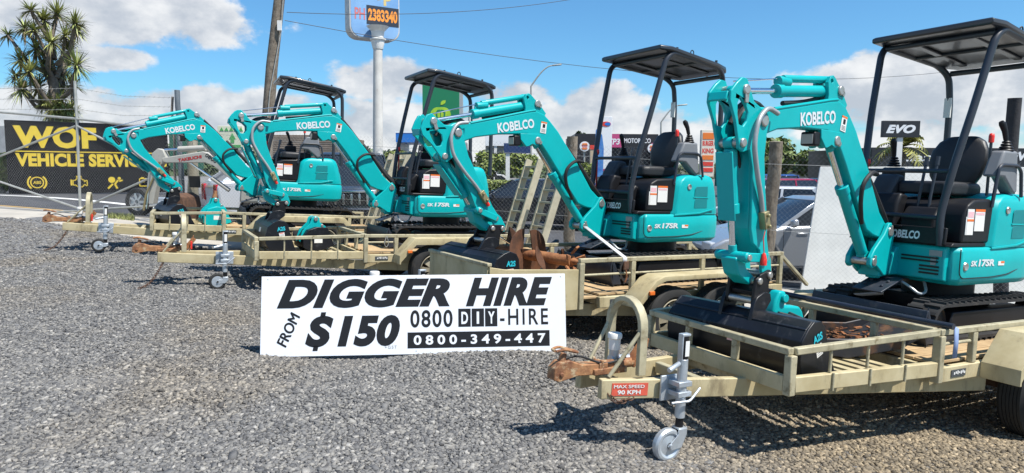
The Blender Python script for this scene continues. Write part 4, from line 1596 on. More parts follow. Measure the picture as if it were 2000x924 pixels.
    text('lettering', 'A2S', basis((-.245, -.5250, -.30), (1, 0, -.05), (.05, 0, 1)), TEALST, w=.10, h=.052, parent=bo, bold=.04)
    e = MB()
    e.box(-.23, -.165, -.5260, -.5235, -.40, -.325)
    e.use(1).box(-.222, -.173, -.5268, -.5245, -.335, -.328)
    e.use(2)
    for i in range(4):
        e.box(-.222, -.173, -.5268, -.5245, -.392 + i * .013, -.387 + i * .013)
    e.build('bucket_sticker', [STICK, RED, GREYINK], bo)
    e = MB()
    A = basis((-.375, -.045, -.285), (0, -1, 0), (.45, 0, 1))
    e.box(-.05, .05, -.03, .03, .0035, .0055, A)
    e.build('back_sticker', STICK if k != 4 else PINKST, bo)
    return root


LB = {1: 'leftmost teal digger, in front of the grey excavator and silver car', 2: 'second teal digger from the left, in front of the green supermarket sign',
      3: 'third teal digger from the left, on the sheet-sided trailer above the rusty auger', 4: 'nearest and biggest-looking teal digger at right, its arm hanging straight down'}
make_digger(1, LB[1], 6.46, 14.0, 11.9, 10, (.23, -.678))
make_digger(2, LB[2], -.49, 1.13, -9.1, 20, (.212, -.790))
make_digger(3, LB[3], 2.3, 5.0, 2.3, 0, (.213, -.715))
make_digger(4, LB[4], -.76, 7.2, -19.4, 41, (.194, -.865))

# ------------------------------------------------------------------ the white hire board leaning on the sheet-sided trailer
def hit(px, py):
    """ground point seen at a pixel"""
    lo, hi = 1.5, 60.0
    for _ in range(50):
        m = (lo + hi) / 2
        p = at(px, py, m)
        if p.z > float(gz(p.x, p.y)):
            lo = m
        else:
            hi = m
    return at(px, py, lo)


BL, BR_ = at(508, 698, 5.28), at(1106, 686, 5.50)
bx = (BR_ - BL)
BW = bx.length
BH = BW / 3.84
bxn = bx.normalized()
back = Vector((0, 0, 1)).cross(bxn).normalized()
byn = (Vector((0, 0, 1)) + back * .20)
byn = (byn - bxn * byn.dot(bxn)).normalized()
BM_ = basis(BL - byn * .0, bxn, byn)
m = MB()
m.box(0, BW, 0, BH, -.008, .008)
WB = mat('sign_board_white', (0.76, 0.79, 0.84), 0.42, vary=0.02, vscale=3, spots=((0.56, 0.55, 0.52), 0.62, 0.82, 5))
board = m.build('hire_sign', WB, None, BM_, bevel=.002)
tag(board, 'wide white DIGGER HIRE board standing on the gravel', 'sign')


def bt(body, x0, x1, y0, y1, m_=INK, bold=.05, shear=0.0, sp_=1.0, lift=.0095, name='lettering'):
    """lettering on the board; x from the left, y down from the top, as fractions"""
    return text(name, body, Matrix.Translation((x0 * BW, (1 - y1) * BH, 0)), m_, w=(x1 - x0) * BW, h=(y1 - y0) * BH, parent=board, bold=bold, shear=shear, spacing=sp_, thick=lift, res=5)


bt('DIGGER', .050, .612, .040, .405, bold=.055, shear=.32, sp_=1.06)
bt('HIRE', .664, .956, .040, .405, bold=.055, shear=.32, sp_=1.08)
bt('150', .245, .447, .50, .89, bold=.055, shear=.22, sp_=1.06)
bt('S', .142, .232, .50, .89, bold=.055, shear=.22)
for q0, q1 in ((.455, .52), (.87, .935)):
    q = MB()
    sx_ = lambda yy: (.187 + (.695 - yy) * .055) * BW
    q.add([(sx_(q1) - .008 * BW, (1 - q1) * BH, .0095), (sx_(q1) + .008 * BW, (1 - q1) * BH, .0095), (sx_(q0) + .008 * BW, (1 - q0) * BH, .0095), (sx_(q0) - .008 * BW, (1 - q0) * BH, .0095)], [(0, 1, 2, 3)])
    q.build('lettering', INK, board)
o = bt('FROM', 0, .112, 0, .135, bold=.03, shear=0.1)
o.matrix_local = Matrix.Translation((.082 * BW, .11 * BH, 0)) @ Matrix.Rotation(R(66), 4, 'Z')
bt('+GST', .398, .437, .885, .925, GREYINK, bold=.005, sp_=1.3)
bt('0800', .481, .620, .445, .665, bold=.02, sp_=1.15)
bt('-HIRE', .778, .940, .445, .650, bold=.012, sp_=1.25)
for i, ch in enumerate('DIY'):
    x = .639 + i * .0445
    q = MB()
    q.box(x * BW, (x + .041) * BW, (1 - .665) * BH, (1 - .435) * BH, .0075, .0092)
    q.build('lettering_panel', INK, board)
    bt(ch, x + (.010 if ch != 'I' else .0165), x + (.032 if ch != 'I' else .0245), .475, .63, WB, bold=.03, lift=.0112)
q = MB()
q.box(.472 * BW, .944 * BW, .075 * BH, .275 * BH, .0075, .0092)
q.build('lettering_panel', INK, board)
bt('0800-349-447', .492, .930, .762, .885, WB, bold=.03, sp_=1.55, lift=.0112)
q = MB()
for x in (.02, .5, .985):
    for y in (.04, .96):
        q.lathe([(0, .0012), (.004, .001), (.005, 0)], (x * BW, y * BH, .0082), (0, 0, 1), 8)
q.build('fixing_screw', GREYINK, board)


# ------------------------------------------------------------------ loads in the trailers
def in_frame(k, x, y, z, rz=0.0):
    return frame(k) @ Matrix.Translation((x, y, z)) @ Matrix.Rotation(R(rz), 4, 'Z')


aug = thing('auger_drill', 'rusty spiral auger lying across the sheet fronted trailer beside the black bucket', 'auger', in_frame(3, -1.52, .29, .045, 19))
m = MB()
m.cyl((0, .72, .24), (0, -.62, .205), .058, n=18)
m.cyl((0, -.62, .205), (0, -.74, .2), .04, .012, n=14)
m.build('shaft', RUST, aug, bevel=.003)
FLT = mat('dark_polished_rust', (0.085, 0.048, 0.034), 0.55, 0.35, col2=(0.20, 0.09, 0.05), vscale=7, spots=((0.36, 0.28, 0.22), 0.64, 0.78, 12), bump=.2, bscale=40)
for y0, y1, a0, tn in ((.40, .27, 1.2, 1.02), (.02, -.12, 1.5, 1.05), (-.26, -.50, 2.4, .9)):
    m = MB()
    n = 40
    inn, out = [], []
    for i in range(n + 1):
        f = i / n
        a = 2 * math.pi * tn * f + a0
        y = y0 + (y1 - y0) * f
        ro = .262 if y0 > -.2 else .17 - .07 * f
        inn.append((.050 * math.cos(a), y, .236 - .02 * (.4 - y) + .050 * math.sin(a)))
        out.append((ro * math.cos(a), y - .05 * math.sin(a) * 0, .236 - .02 * (.4 - y) + ro * math.sin(a)))
    k_ = n + 1
    th = Vector((0, .010, 0))
    v = [Vector(p) for p in inn + out] + [Vector(p) + th for p in inn + out]
    f_ = []
    for i in range(n):
        f_ += [(i, i + 1, k_ + i + 1, k_ + i), (2 * k_ + i, 3 * k_ + i, 3 * k_ + i + 1, 2 * k_ + i + 1), (k_ + i, k_ + i + 1, 3 * k_ + i + 1, 3 * k_ + i), (i, 2 * k_ + i, 2 * k_ + i + 1, i + 1)]
    m.add(v, f_)
    m.build('flight', FLT, aug, ang=40)
m = MB()
for i in range(5):
    a = 2 * math.pi * i / 5
    m.bar((.08 * math.cos(a), -.60, .205 + .08 * math.sin(a)), (.15 * math.cos(a + .3), -.68, .205 + .15 * math.sin(a + .3)), .05, .02, (0, 1, 0))
m.build('cutting_teeth', RUST, aug, bevel=.003)
m = MB()
m.cyl((0, .72, .24), (0, .80, .242), .045, n=16)
m.cyl((0, .80, .242), (0, .84, .243), .03, n=16)
m.build('drive_collar', TEAL, aug, bevel=.003)
rod = thing('drive_pin', 'bright steel pin with a teal collar lying by the auger shaft', 'pin', in_frame(3, -1.62, .45, .30, 0))
m = MB()
m.cyl((-.10, .06, .14), (.09, -.02, .015), .012, n=10)
m.build('rod', CHROME, rod)
m = MB()
m.cyl((.05, 0, .045), (.13, -.04, -.01), .05, n=16)
m.cyl((.13, -.04, -.01), (.20, -.07, -.045), .03, n=14)
m.build('collar', TEAL, rod, bevel=.004)
tag(MB().bar((.05, .26, .18), (-.42, .0, .02), .05, .035).build('steel_bar', BLK, None, in_frame(3, -.75, .62, .16, 0), bevel=.005), 'black flat bar jutting up behind the auger', 'bar')


def spare_bucket(k, label, x, y, z, rz, w, ear, shell, cap=False, s=1.0, pitch=0.0):
    root = thing('spare_bucket', label, 'bucket', in_frame(k, x, y, z, rz) @ Matrix.Rotation(R(pitch), 4, 'Y') @ Matrix.Scale(s, 4), 'loose buckets in the trailer trays')
    m = MB()
    prof = [(.16, .30), (.02, .31), (-.10, .27), (-.17, .16), (-.17, .05), (-.10, .0), (.08, .0), (.26, .06)]
    inn = [(.15, .285), (.02, .295), (-.09, .257), (-.155, .155), (-.155, .06), (-.095, .014), (.08, .014), (.26, .07)]
    m.prism(prof + inn[::-1], -w / 2, w / 2)
    for q in (-1, 1):
        m.prism(prof, q * (w / 2 + .006) - .006, q * (w / 2 + .006) + .006)
    m.build('bucket_shell', shell, root, bevel=.005)
    e = MB()
    for q in (-.07, .07):
        e.prism([(-.19, .12), (-.14, .26), (-.04, .36), (-.02, .43), (.03, .455), (.08, .43), (.09, .37), (.17, .31), (.17, .285), (-.12, .22), (-.165, .1)], q - .014, q + .014)
    ee = e.build('bucket_ears', ear, root, bevel=.006)
    p = MB()
    p.cyl((.03, -.10, .415), (.03, .10, .415), .028, n=14)
    p.cyl((.12, -.09, .325), (.12, .09, .325), .02, n=14)
    p.build('pivot_pin', STEELP, ee, bevel=.003)
    t = MB()
    for i in range(4):
        yy = -w / 2 + w * (i + .5) / 4
        t.bar((.22, yy, .045), (.34, yy, .085), .035, .022)
    t.build('teeth', BKT, root, bevel=.004)
    if cap:
        c = MB()
        c.cyl((.03, 0, .44), (.045, 0, .56), .04, .03, n=16)
        c.build('orange_cap', RUSTO, root, bevel=.006)
    st_ = MB()
    st_.box(-.02, .09, -w / 2 - .0145, -w / 2 - .0125, .10, .165)
    st_.build('bucket_sticker', STICK, root)
    return root


spare_bucket(2, 'small teal eared bucket in the second trailer, under the second digger', -1.88, -.02, -.04, 8, .34, TEAL, BKT)
spare_bucket(1, 'small teal bucket with an orange topped ear in the farthest trailer', -1.42, -.25, -.03, 12, .34, TEAL, TEAL, True)
rb_ = thing('dirty_bucket', 'scuffed dark bucket full of rusty dirt and twigs in the nearest trailer', 'bucket', in_frame(4, -1.50, -.16, -.038, -28) @ Matrix.Scale(1.35, 4))
m = MB()
prof = [(-.30, .20), (-.33, .10), (-.25, .02), (-.05, .0), (.22, .06), (.40, .17)]
inn = [(-.285, .20), (-.315, .10), (-.242, .033), (-.05, .013), (.215, .073), (.395, .18)]
m.prism(prof + inn[::-1], -.22, .22)
for q in (-1, 1):
    m.prism([(-.30, .20), (-.33, .10), (-.25, .02), (-.05, .0), (.22, .06), (.40, .17), (.15, .105), (-.20, .10)], q * .225 - .006, q * .225 + .006)
m.build('bucket_shell', mat('scuffed_steel', (0.035, 0.036, 0.042), 0.5, 0.3, spots=((0.16, 0.08, 0.04), 0.5, 0.68, 6)), rb_, bevel=.005)
m = MB()
rr = random.Random(3)
for i in range(120):
    x, y = rr.uniform(-.28, .30), rr.uniform(-.19, .19)
    z = .035 + .04 * rr.random() + .06 * max(0, (x + .1))
    a, l = rr.uniform(0, 6.28), rr.uniform(.015, .07)
    d = Vector((math.cos(a) * l, math.sin(a) * l, rr.uniform(-.01, .02)))
    if abs(x + d.x - .02) < .3 and abs(y + d.y) < .21:
        m.bar(Vector((x, y, z)), Vector((x, y, z)) + d, rr.uniform(.004, .02), rr.uniform(.003, .012))
m.build('dirt_fill', RUST, rb_)['kind'] = 'stuff'
m = MB()
m.cyl((-.36, -.10, .15), (-.36, .12, .15), .045, n=16)
m.prism([(-.40, .05), (-.28, .05), (-.28, .19), (-.38, .21)], -.12, -.095)
m.prism([(-.40, .05), (-.28, .05), (-.28, .19), (-.38, .21)], .095, .12)
e_ = m.build('bucket_ears', BLK, rb_, bevel=.004)
m = MB()
m.cyl((-.36, -.17, .15), (-.36, -.10, .15), .022, n=12)
m.build('brass_bush', BRASS, e_)

tooth = thing('ripper_tooth', 'teal curved ripper tooth behind the black bucket of the nearest digger', 'ripper', in_frame(4, -1.93, .02, -.035, 0))
m = MB()
m.prism([(-.10, .36), (-.06, .42), (.0, .42), (.02, .37), (.0, .31), (.16, .30), (.20, .26), (.30, .02), (.24, .02), (.13, .22), (-.06, .20), (-.12, .27)], -.045, .045)
m.build('tooth_body', TEAL, tooth, bevel=.016, seg=3)
m = MB()
m.cyl((-.02, -.07, .37), (-.02, .07, .37), .03, n=14)
m.build('tooth_boss', TEAL, tooth, bevel=.004)

pp = MB()
pp.cyl((0, .78, 0), (0, -.79, 0), .021, n=18)
pp.build('steel_pipe', mat('dark_blue_pipe', (0.030, 0.036, 0.055), 0.34, 0.3, vary=.15), None, in_frame(4, -1.33, -.085, .2595, 0))
tag(bpy.data.objects['steel_pipe'], 'long dark steel pipe resting on the front crossbar of the nearest trailer', 'pipe')
s_ = MB()
for pts in ([(0, 0, .042), (.0, -.05, .044), (.0, -.085, .03), (.0, -.092, -.06), (.0, -.09, -.17)],):
    v = []
    for p in pts:
        v += [(p[0] - .024, p[1], p[2]), (p[0] + .024, p[1], p[2])]
    s_.add(v, [(2 * i, 2 * i + 1, 2 * i + 3, 2 * i + 2) for i in range(len(pts) - 1)])
o = s_.build('tie_strap', BLUEST, None, in_frame(4, -1.24, -.762, .205, 0))
so = o.modifiers.new('thick', 'SOLIDIFY')
so.thickness = .006
tag(o, 'pale blue webbing strap over the rail of the nearest trailer', 'strap')
o.name = 'tie_strap'
s_ = MB()
a, b = Vector((-1.02, -.09, .585)), Vector((-1.10, -.845, .345))
v = []
for p in (a, b, b + Vector((0, -.006, -.05))):
    v += [p + Vector((-.025, 0, 0)), p + Vector((.025, 0, 0))]
s_.add(v, [(0, 1, 3, 2), (2, 3, 5, 4)])
o = s_.build('webbing_strap', mat('grey_white_webbing', (0.55, 0.56, 0.57), .75, vary=.1, vscale=20), None, frame(3))
so = o.modifiers.new('thick', 'SOLIDIFY')
so.thickness = .005
tag(o, 'white tie down strap from the third digger to its trailer rail', 'strap')
r_ = thing('ratchet_buckle', 'rusty ratchet hanging on the rail under the white strap', 'ratchet', frame(3) @ Matrix.Translation((-1.10, -.860, .30)))
m = MB()
m.box(-.03, .03, -.015, .005, -.07, .01)
m.build('ratchet_body', DRUST, r_, bevel=.004)
m = MB()
m.tube([(0, -.005, -.07), (.012, -.008, -.14), (-.005, -.005, -.19)], .008, 8)
m.build('ratchet_hook', RUST, r_)
w_ = MB()
w_.tube(fillet([(0, -.03, 0), (-.03, -.035, -.10), (0, -.035, -.15), (.03, -.035, -.10), (.01, -.03, 0)], .04), .004, 6)
tag(w_.build('wire_loop', PIPEG, None, frame(2) @ Matrix.Translation((-1.12, -.905, .215))), 'thin wire loop hanging on the rail of the second trailer', 'wire')

# ------------------------------------------------------------------ chain link fence and gate along the yard
def fp(px, py):
    """point on the fence plane seen at a pixel"""
    d = FWD + RIGHT * ((px - 1000) / FPX) - UP * ((py - 462) / FPX)
    t = (11.52 + 0) / (d.y + .33 * d.x)
    return EYE + d * t


fdir = Vector((1, -.33, 0)).normalized()


def mesh_wires(x0, x1, h, lo=.05, pitch=.072, slope=None):
    """woven diagonals of chain link between two places on the fence line"""
    m = MB()
    a, b = Vector((x0, FY(x0), 0)), Vector((x1, FY(x1), 0))
    L = (b - a).length
    nrm = Vector((-fdir.y, fdir.x, 0))
    za, zb = gz(a.x, a.y) + lo, gz(b.x, b.y) + lo
    n = int((L + h) / pitch)
    for s in (-1, 1):
        for i in range(n):
            u0 = i * pitch - (h if s > 0 else 0)
            t0, t1 = 0.0, h
            ua, ub = (u0, u0 + h) if s > 0 else (u0 + h * 0, u0 - h)
            # clip to 0..L
            def cl(u, t, du):
                if u < 0:
                    t, u = t + (0 - u) * (1 if du > 0 else -1), 0
                if u > L:
                    t, u = t + (u - L) * (-1 if du > 0 else 1), L
                return u, t
            if (ua < 0 and ub < 0) or (ua > L and ub > L):
                continue
            ua, t0 = cl(ua, t0, ub - ua)
            ub, t1 = cl(ub, t1, ub - ua)
            if t1 - t0 < .05:
                continue
            p = a + fdir * ua + Vector((0, 0, za + (zb - za) * ua / L + t0)) + nrm * (.002 * s)
            q = a + fdir * ub + Vector((0, 0, za + (zb - za) * ub / L + t1)) + nrm * (.002 * s)
            m.cyl(p, q, .0009, n=3, cap=False)
    return m


fence = thing('chain_link_fence', 'chain link fence strung between log posts behind the diggers', 'fence', Matrix.Translation(G(0, FY(0))))
FI = Matrix.Translation(-G(0, FY(0)))


def fpart(mb, name, m_, par=None, **kw):
    return mb.build(name, m_, par or fence, FI if par is None else None, **kw)


XG = fp(330, 400).x
fpart(mesh_wires(XG, 9.5, 1.92), 'wire_mesh', CHAINL, flip=False)
m = MB()
for h in (.12, .98, 1.97):
    pts = [Vector((x, FY(x), float(gz(x, FY(x))) + h)) for x in np.arange(XG, 9.6, .5)]
    m = MB()
    m.tube(pts, .003, 5)
    fpart(m, 'strand_wire', CHAINL)


def log_post(px, top, r, lean=0.0, name='log_post', mt=None, back=.10):
    p = fp(px, top)
    b = G(p.x - lean, FY(p.x - lean)) + Vector((0, back, -.1))
    m = MB()
    q = p + Vector((0, back, 0))
    k = 9
    path = [b.lerp(q, i / k) + Vector((.012 * math.sin(i * 1.7 + px), .012 * math.cos(i * 2.3 + px), 0)) for i in range(k + 1)]
    m.tube(path, [r * (1.08 - .12 * i / k) for i in range(k + 1)], 18)
    return fpart(m, name, mt or LOG, ang=40)


log_post(1522, 276, .098, .10)
log_post(1118, 266, .092, .02)
log_post(370, 262, .10, .03, mt=mat('pale_log', (0.27, 0.24, 0.18), .9, col2=(.36, .33, .25), vscale=8, streak=(5, 5, .6), spots=((.14, .12, .09), .55, .75, 8), bump=.5))
log_post(574, 300, .055, .05)
log_post(1992, 190, .085, .0, mt=mat('dark_stained_log', (.022, .022, .026), .8, vary=.3, vscale=8, streak=(5, 5, .6), spots=((.05, .045, .04), .55, .75, 8), bump=.4))
log_post(342, 175, .052, 0, 'steel_post', mat('grey_steel_post', (.16, .18, .20), .5, .3, vary=.15))
log_post(331, 188, .024, 0, 'steel_post', mat('rust_brown_post', (.24, .19, .15), .7, .2, vary=.3))

gate = thing('wire_gate', 'pipe framed chain link gate with crossed braces in front of the black banner', 'gate', Matrix.Translation(G(-9, FY(-9))))
GI = Matrix.Translation(-G(-9, FY(-9)))


def gpart(path, r, name, n=10):
    m = MB()
    m.tube(path, r, n)
    return m.build(name, PIPEG, gate, GI)


o = mesh_wires(fp(-60, 300).x, XG, 1.98, lo=.12)
o.build('wire_mesh', CHAINL, gate, GI, flip=False)
gpart([fp(-60, 214), fp(150, 232), fp(330, 254)], .026, 'top_rail')
gpart([fp(146, 158), fp(150, 232), fp(157, 412)], .028, 'gate_post')
gpart([fp(-60, 326), fp(0, 305), fp(148, 246)], .022, 'brace')
gpart([fp(151, 246), fp(215, 279), fp(300, 320)], .022, 'brace')
gpart([fp(-60, 333), fp(0, 355), fp(156, 408)], .022, 'brace')
gpart([fp(158, 408), fp(310, 340)], .022, 'brace')
gpart([fp(-60, 424), fp(157, 411), fp(330, 400)], .022, 'bottom_rail')
for k_, (ya, yb, yc) in enumerate(((166, 178, 191), (187, 200, 209), (207, 215, 226))):
    m = MB()
    pts = [fp(-60, ya + 10), fp(20, ya + 6), fp(90, ya + 8), fp(148, ya + 6), fp(240, (ya + yc) / 2 + 9), fp(335, yc)]
    m.tube(pts, .0035, 5)
    acc = 0
    for p, q in zip(pts, pts[1:]):
        nn = int((q - p).length / .12)
        for i in range(nn):
            c = p.lerp(q, (i + .5) / nn)
            m.cyl(c + Vector((-.012, 0, -.018)), c + Vector((.012, 0, .018)), .0025, n=4)
    o = m.build('barbed_wire', PIPEG)
    tag(o, ['top', 'middle', 'lowest'][k_] + ' strand of barbed wire strung above the gate', 'barbed wire', 'barbed wire strands above the gate')


# ------------------------------------------------------------------ banner across the road
def panel_basis(px0, Y0, px1, Y1, pyb0, pyt0):
    """upright panel: lower left seen at px0, pyb0 at Y0; right edge at px1, Y1"""
    a = at(px0, pyb0, Y0)
    b = at(px1, pyb0, Y1)
    h = at(px0, pyt0, Y0).z - a.z
    w = math.hypot(b.x - a.x, b.y - a.y)
    x = Vector((b.x - a.x, b.y - a.y, 0)).normalized()
    return basis(a, x, (0, 0, 1)), w, h


YEL = mat('banner_yellow', (0.62, 0.45, 0.03), 0.6, vary=.05)
BAN = mat('banner_black', (0.006, 0.006, 0.008), 0.6, vary=.2, vscale=1.5, spec=.2)
BMx, w, h = panel_basis(17, 22.0, 332, 24.6, 379, 234)
wof = MB()
wof.box(0, w, 0, h, -.05, 0)
wof = wof.build('service_banner', BAN, None, BMx)
tag(wof, 'black WOF vehicle servicing banner with yellow lettering beyond the gate', 'banner')


def wt(body, x0, x1, y0, y1, m_=None, par=None, **kw):
    par = par or wof
    return text('lettering', body, Matrix.Translation((x0 * w, (1 - y1) * h, 0)), m_ or YEL, w=(x1 - x0) * w, h=(y1 - y0) * h, parent=par, thick=.006, **kw)


wt('WOF', .045, .535, .065, .37, bold=.05, spacing=1.05)
q = MB()
q.box(.05 * w, .97 * w, .575 * h, .59 * h, .004, .006)
q.build('yellow_rule', YEL, wof)
wt('VEHICLE SERVICING', .05, .985, .44, .625, bold=.05, spacing=1.05)
q = MB()


def ring(m, cx, cy, r0, r1, a0=0, a1=360, n=24, z=.006, sx=1.0):
    v, f = [], []
    for i in range(n + 1):
        a = R(a0 + (a1 - a0) * i / n)
        v += [(cx + sx * r0 * math.cos(a), cy + r0 * math.sin(a), z), (cx + sx * r1 * math.cos(a), cy + r1 * math.sin(a), z)]
    f = [(2 * i, 2 * i + 1, 2 * i + 3, 2 * i + 2) for i in range(n)]
    m.add(v, f)


def poly_line(m, pts, wd, closed=True, z=.006):
    k = len(pts)
    for i in range(k if closed else k - 1):
        a, b = Vector((*pts[i], z)), Vector((*pts[(i + 1) % k], z))
        m.bar(a, b, wd, .002, (0, 0, 1))


ic = .155 * h
cx = .165 * w
ring(q, cx, ic, .155, .19)
ring(q, cx, ic, .225, .275, 130, 230)
ring(q, cx, ic, .225, .275, -50, 50)
q.build('brake_icon', YEL, wof, flip=False)
text('lettering', 'ABS', Matrix.Translation((cx - .11, ic - .05, 0)), YEL, w=.22, h=.10, parent=wof, thick=.006, bold=.03)
q = MB()
cx = .41 * w
u = .26
E_ = [(-.6, -.35), (-.6, .25), (-.35, .25), (-.15, .5), (.3, .5), (.5, .3), (.65, .3), (.65, .05), (.85, .25), (.95, .25), (.95, -.45), (.85, -.45), (.65, -.25), (.4, -.6), (-.1, -.6), (-.3, -.35)]
poly_line(q, [(cx + a * u, ic + b * u) for a, b in E_], .028)
poly_line(q, [(cx - .78 * u, ic - .4 * u), (cx - .78 * u, ic + .35 * u)], .05, False)
poly_line(q, [(cx - .25 * u, ic + .72 * u), (cx + .35 * u, ic + .72 * u)], .06, False)
q.build('engine_icon', YEL, wof)
q = MB()
cx = .63 * w
ring(q, cx - .06, ic + .08, 0, .105)
ring(q, cx + .17, ic + .13, 0, .05)
poly_line(q, [(cx + .13, ic + .07), (cx + .03, ic - .07), (cx + .10, ic - .22)], .06, False)
poly_line(q, [(cx + .16, ic + .03), (cx + .27, ic + .07)], .05, False)
poly_line(q, [(cx - .03, ic - .06), (cx - .18, ic - .22)], .06, False)
q.build('airbag_icon', YEL, wof)
q = MB()
cx = .845 * w
poly_line(q, [(cx - .22, ic - .14), (cx + .22, ic - .14), (cx + .22, ic + .12), (cx - .22, ic + .12)], .03)
for d in (-1, 1):
    poly_line(q, [(cx + d * .13 - .05, ic + .15), (cx + d * .13 + .05, ic + .15)], .04, False)
poly_line(q, [(cx - .15, ic), (cx - .07, ic)], .022, False)
poly_line(q, [(cx + .08, ic), (cx + .16, ic)], .022, False)
poly_line(q, [(cx + .12, ic - .04), (cx + .12, ic + .04)], .022, False)
q.build('battery_icon', YEL, wof)
gb = MB()
Mx, w2, h2 = panel_basis(333, 25.2, 398, 25.8, 330, 262)
gb.box(0, w2, 0, h2, -.05, 0)
o = gb.build('green_board', mat('dark_green_board', (.02, .09, .06), .5, vary=.1), None, Mx)
tag(o, 'dark green board half hidden behind the steel post at left', 'sign')

# ------------------------------------------------------------------ trees and plants
LEAF1 = mat('strap_leaf', (0.14, 0.195, 0.060), 0.5, island=.6, col2=(.32, .32, .11), vscale=.8)
LEAF2 = mat('shrub_leaf', (0.115, 0.155, 0.035), 0.6, island=.6)
LEAF3 = mat('hedge_leaf', (0.17, 0.21, 0.045), 0.6, island=.5)
LEAF4 = mat('dark_tree_leaf', (0.050, 0.078, 0.030), 0.65, island=.6)
LEAFY = mat('yellow_palm_leaf', (0.20, 0.20, 0.04), 0.55, island=.5)
DEAD = mat('dead_leaf', (0.16, 0.12, 0.07), .8, island=.4)
BARK = mat('grey_bark', (0.15, 0.125, 0.10), 0.95, vary=.3, vscale=9, bump=.6, bscale=25)


def leaf_blades(m, c, n, L, wd, rnd, down=.35, spread=1.0, axis=Vector((0, 0, 1))):
    ax = axis.normalized()
    e1 = ax.orthogonal().normalized()
    e2 = ax.cross(e1)
    for i in range(n):
        th = rnd.uniform(0, 6.283)
        ph = math.acos(rnd.uniform(-down, 1.0)) * spread
        d = (ax * math.cos(ph) + (e1 * math.cos(th) + e2 * math.sin(th)) * math.sin(ph))
        l = L * rnd.uniform(.7, 1.1)
        sd = d.cross(Vector((0, 0, 1)))
        sd = sd.normalized() if sd.length > .05 else e1
        droop = Vector((0, 0, -1)) * l * rnd.uniform(.05, .30) * (1.2 - d.z)
        p0, p1, p2 = c + d * .03, c + d * l * .55 + droop * .25, c + d * l + droop
        w0 = wd * rnd.uniform(.7, 1.1)
        m.add([p0 - sd * w0 * .4, p0 + sd * w0 * .4, p1 + sd * w0 * .5, p1 - sd * w0 * .5, p2], [(0, 1, 2, 3), (3, 2, 4)])


def cabbage_tree():
    rnd = random.Random(11)
    Y = 27.0
    base = at(112, 330, Y)
    base.z = float(gz(base.x, base.y))
    root = thing('cabbage_tree', 'tall spiky cabbage tree with many leaf heads behind the black banner', 'tree', Matrix.Translation(base))
    T = Matrix.Translation(-base)
    heads = [(40, 118, 1), (85, 40, 1), (48, 55, .9), (60, 20, .8), (112, 28, 1.1), (146, 46, 1), (70, 95, 1), (100, 82, 1.1), (136, 100, 1.1), (58, 140, 1), (98, 140, 1.2), (125, 138, 1.2), (150, 128, 1.1), (42, 175, 1), (75, 172, 1.1), (112, 165, 1.1), (142, 165, .9), (15, 68, .7), (150, 60, .9), (66, 60, .9), (128, 70, .9), (90, 115, 1.0), (88, 200, .9), (120, 190, .9), (30, 150, .8)]
    wood = MB()
    fork = at(104, 150, Y)
    low = at(110, 235, Y)
    wood.tube([base - Vector((0, 0, .2)), base.lerp(low, .6), low, at(107, 190, Y), fork], [.34, .3, .27, .22, .15], 12)
    lf, dd = MB(), MB()
    for i, (px, py, s) in enumerate(heads):
        c = at(px, py, Y + rnd.uniform(-1.0, 1.0))
        st_ = at(108 + rnd.uniform(-4, 4), min(215, py + 70 + rnd.uniform(0, 20)), Y)
        mid = st_.lerp(c, .5) + Vector((rnd.uniform(-.25, .25), rnd.uniform(-.2, .2), -.25))
        wood.tube([st_, mid, c], [.10, .075, .055], 8)
        axis = (c - mid).normalized() + Vector((0, 0, .5))
        leaf_blades(lf, c, int(92 * s), .68 * s, .058, rnd, .45, 1.0, axis)
        leaf_blades(dd, c - Vector((0, 0, .1)), int(16 * s), .62 * s, .05, rnd, .9, 1.0, Vector((0, 0, -1)))
    for i in range(15):
        c = at(rnd.uniform(95, 145), rnd.uniform(195, 232), Y + rnd.uniform(-.4, .6))
        leaf_blades(lf, c, 60, .55, .05, rnd, .9)
    wood.build('trunk', BARK, root, T, ang=60)
    lf.build('crown', LEAF1, root, T, flip=False)
    dd.build('dead_leaves', DEAD, root, T, flip=False)


cabbage_tree()


def crown_leaves(m, c, rx, ry, rz, n, size, rnd, lumps=9):
    cs = [(Vector((rnd.uniform(-.65, .65) * rx, rnd.uniform(-.65, .65) * ry, rnd.uniform(-.55, .7) * rz)), rnd.uniform(.35, .62)) for _ in range(lumps)]
    for i in range(n):
        o, s = cs[rnd.randrange(lumps)]
        d = Vector((rnd.gauss(0, 1), rnd.gauss(0, 1), rnd.gauss(0, 1))).normalized() * (rnd.random() ** .35)
        p = c + o + Vector((d.x * rx * s, d.y * ry * s, d.z * rz * s))
        nr = (d + Vector((rnd.gauss(0, .5), rnd.gauss(0, .5), rnd.gauss(0, .5) + .35))).normalized()
        a = nr.orthogonal().normalized()
        a = (a * math.cos(i) + nr.cross(a) * math.sin(i))
        b = nr.cross(a)
        l = size * rnd.uniform(.6, 1.3)
        m.add([p - a * l, p + b * l * .45, p + a * l, p - b * l * .45], [(0, 1, 2, 3)])


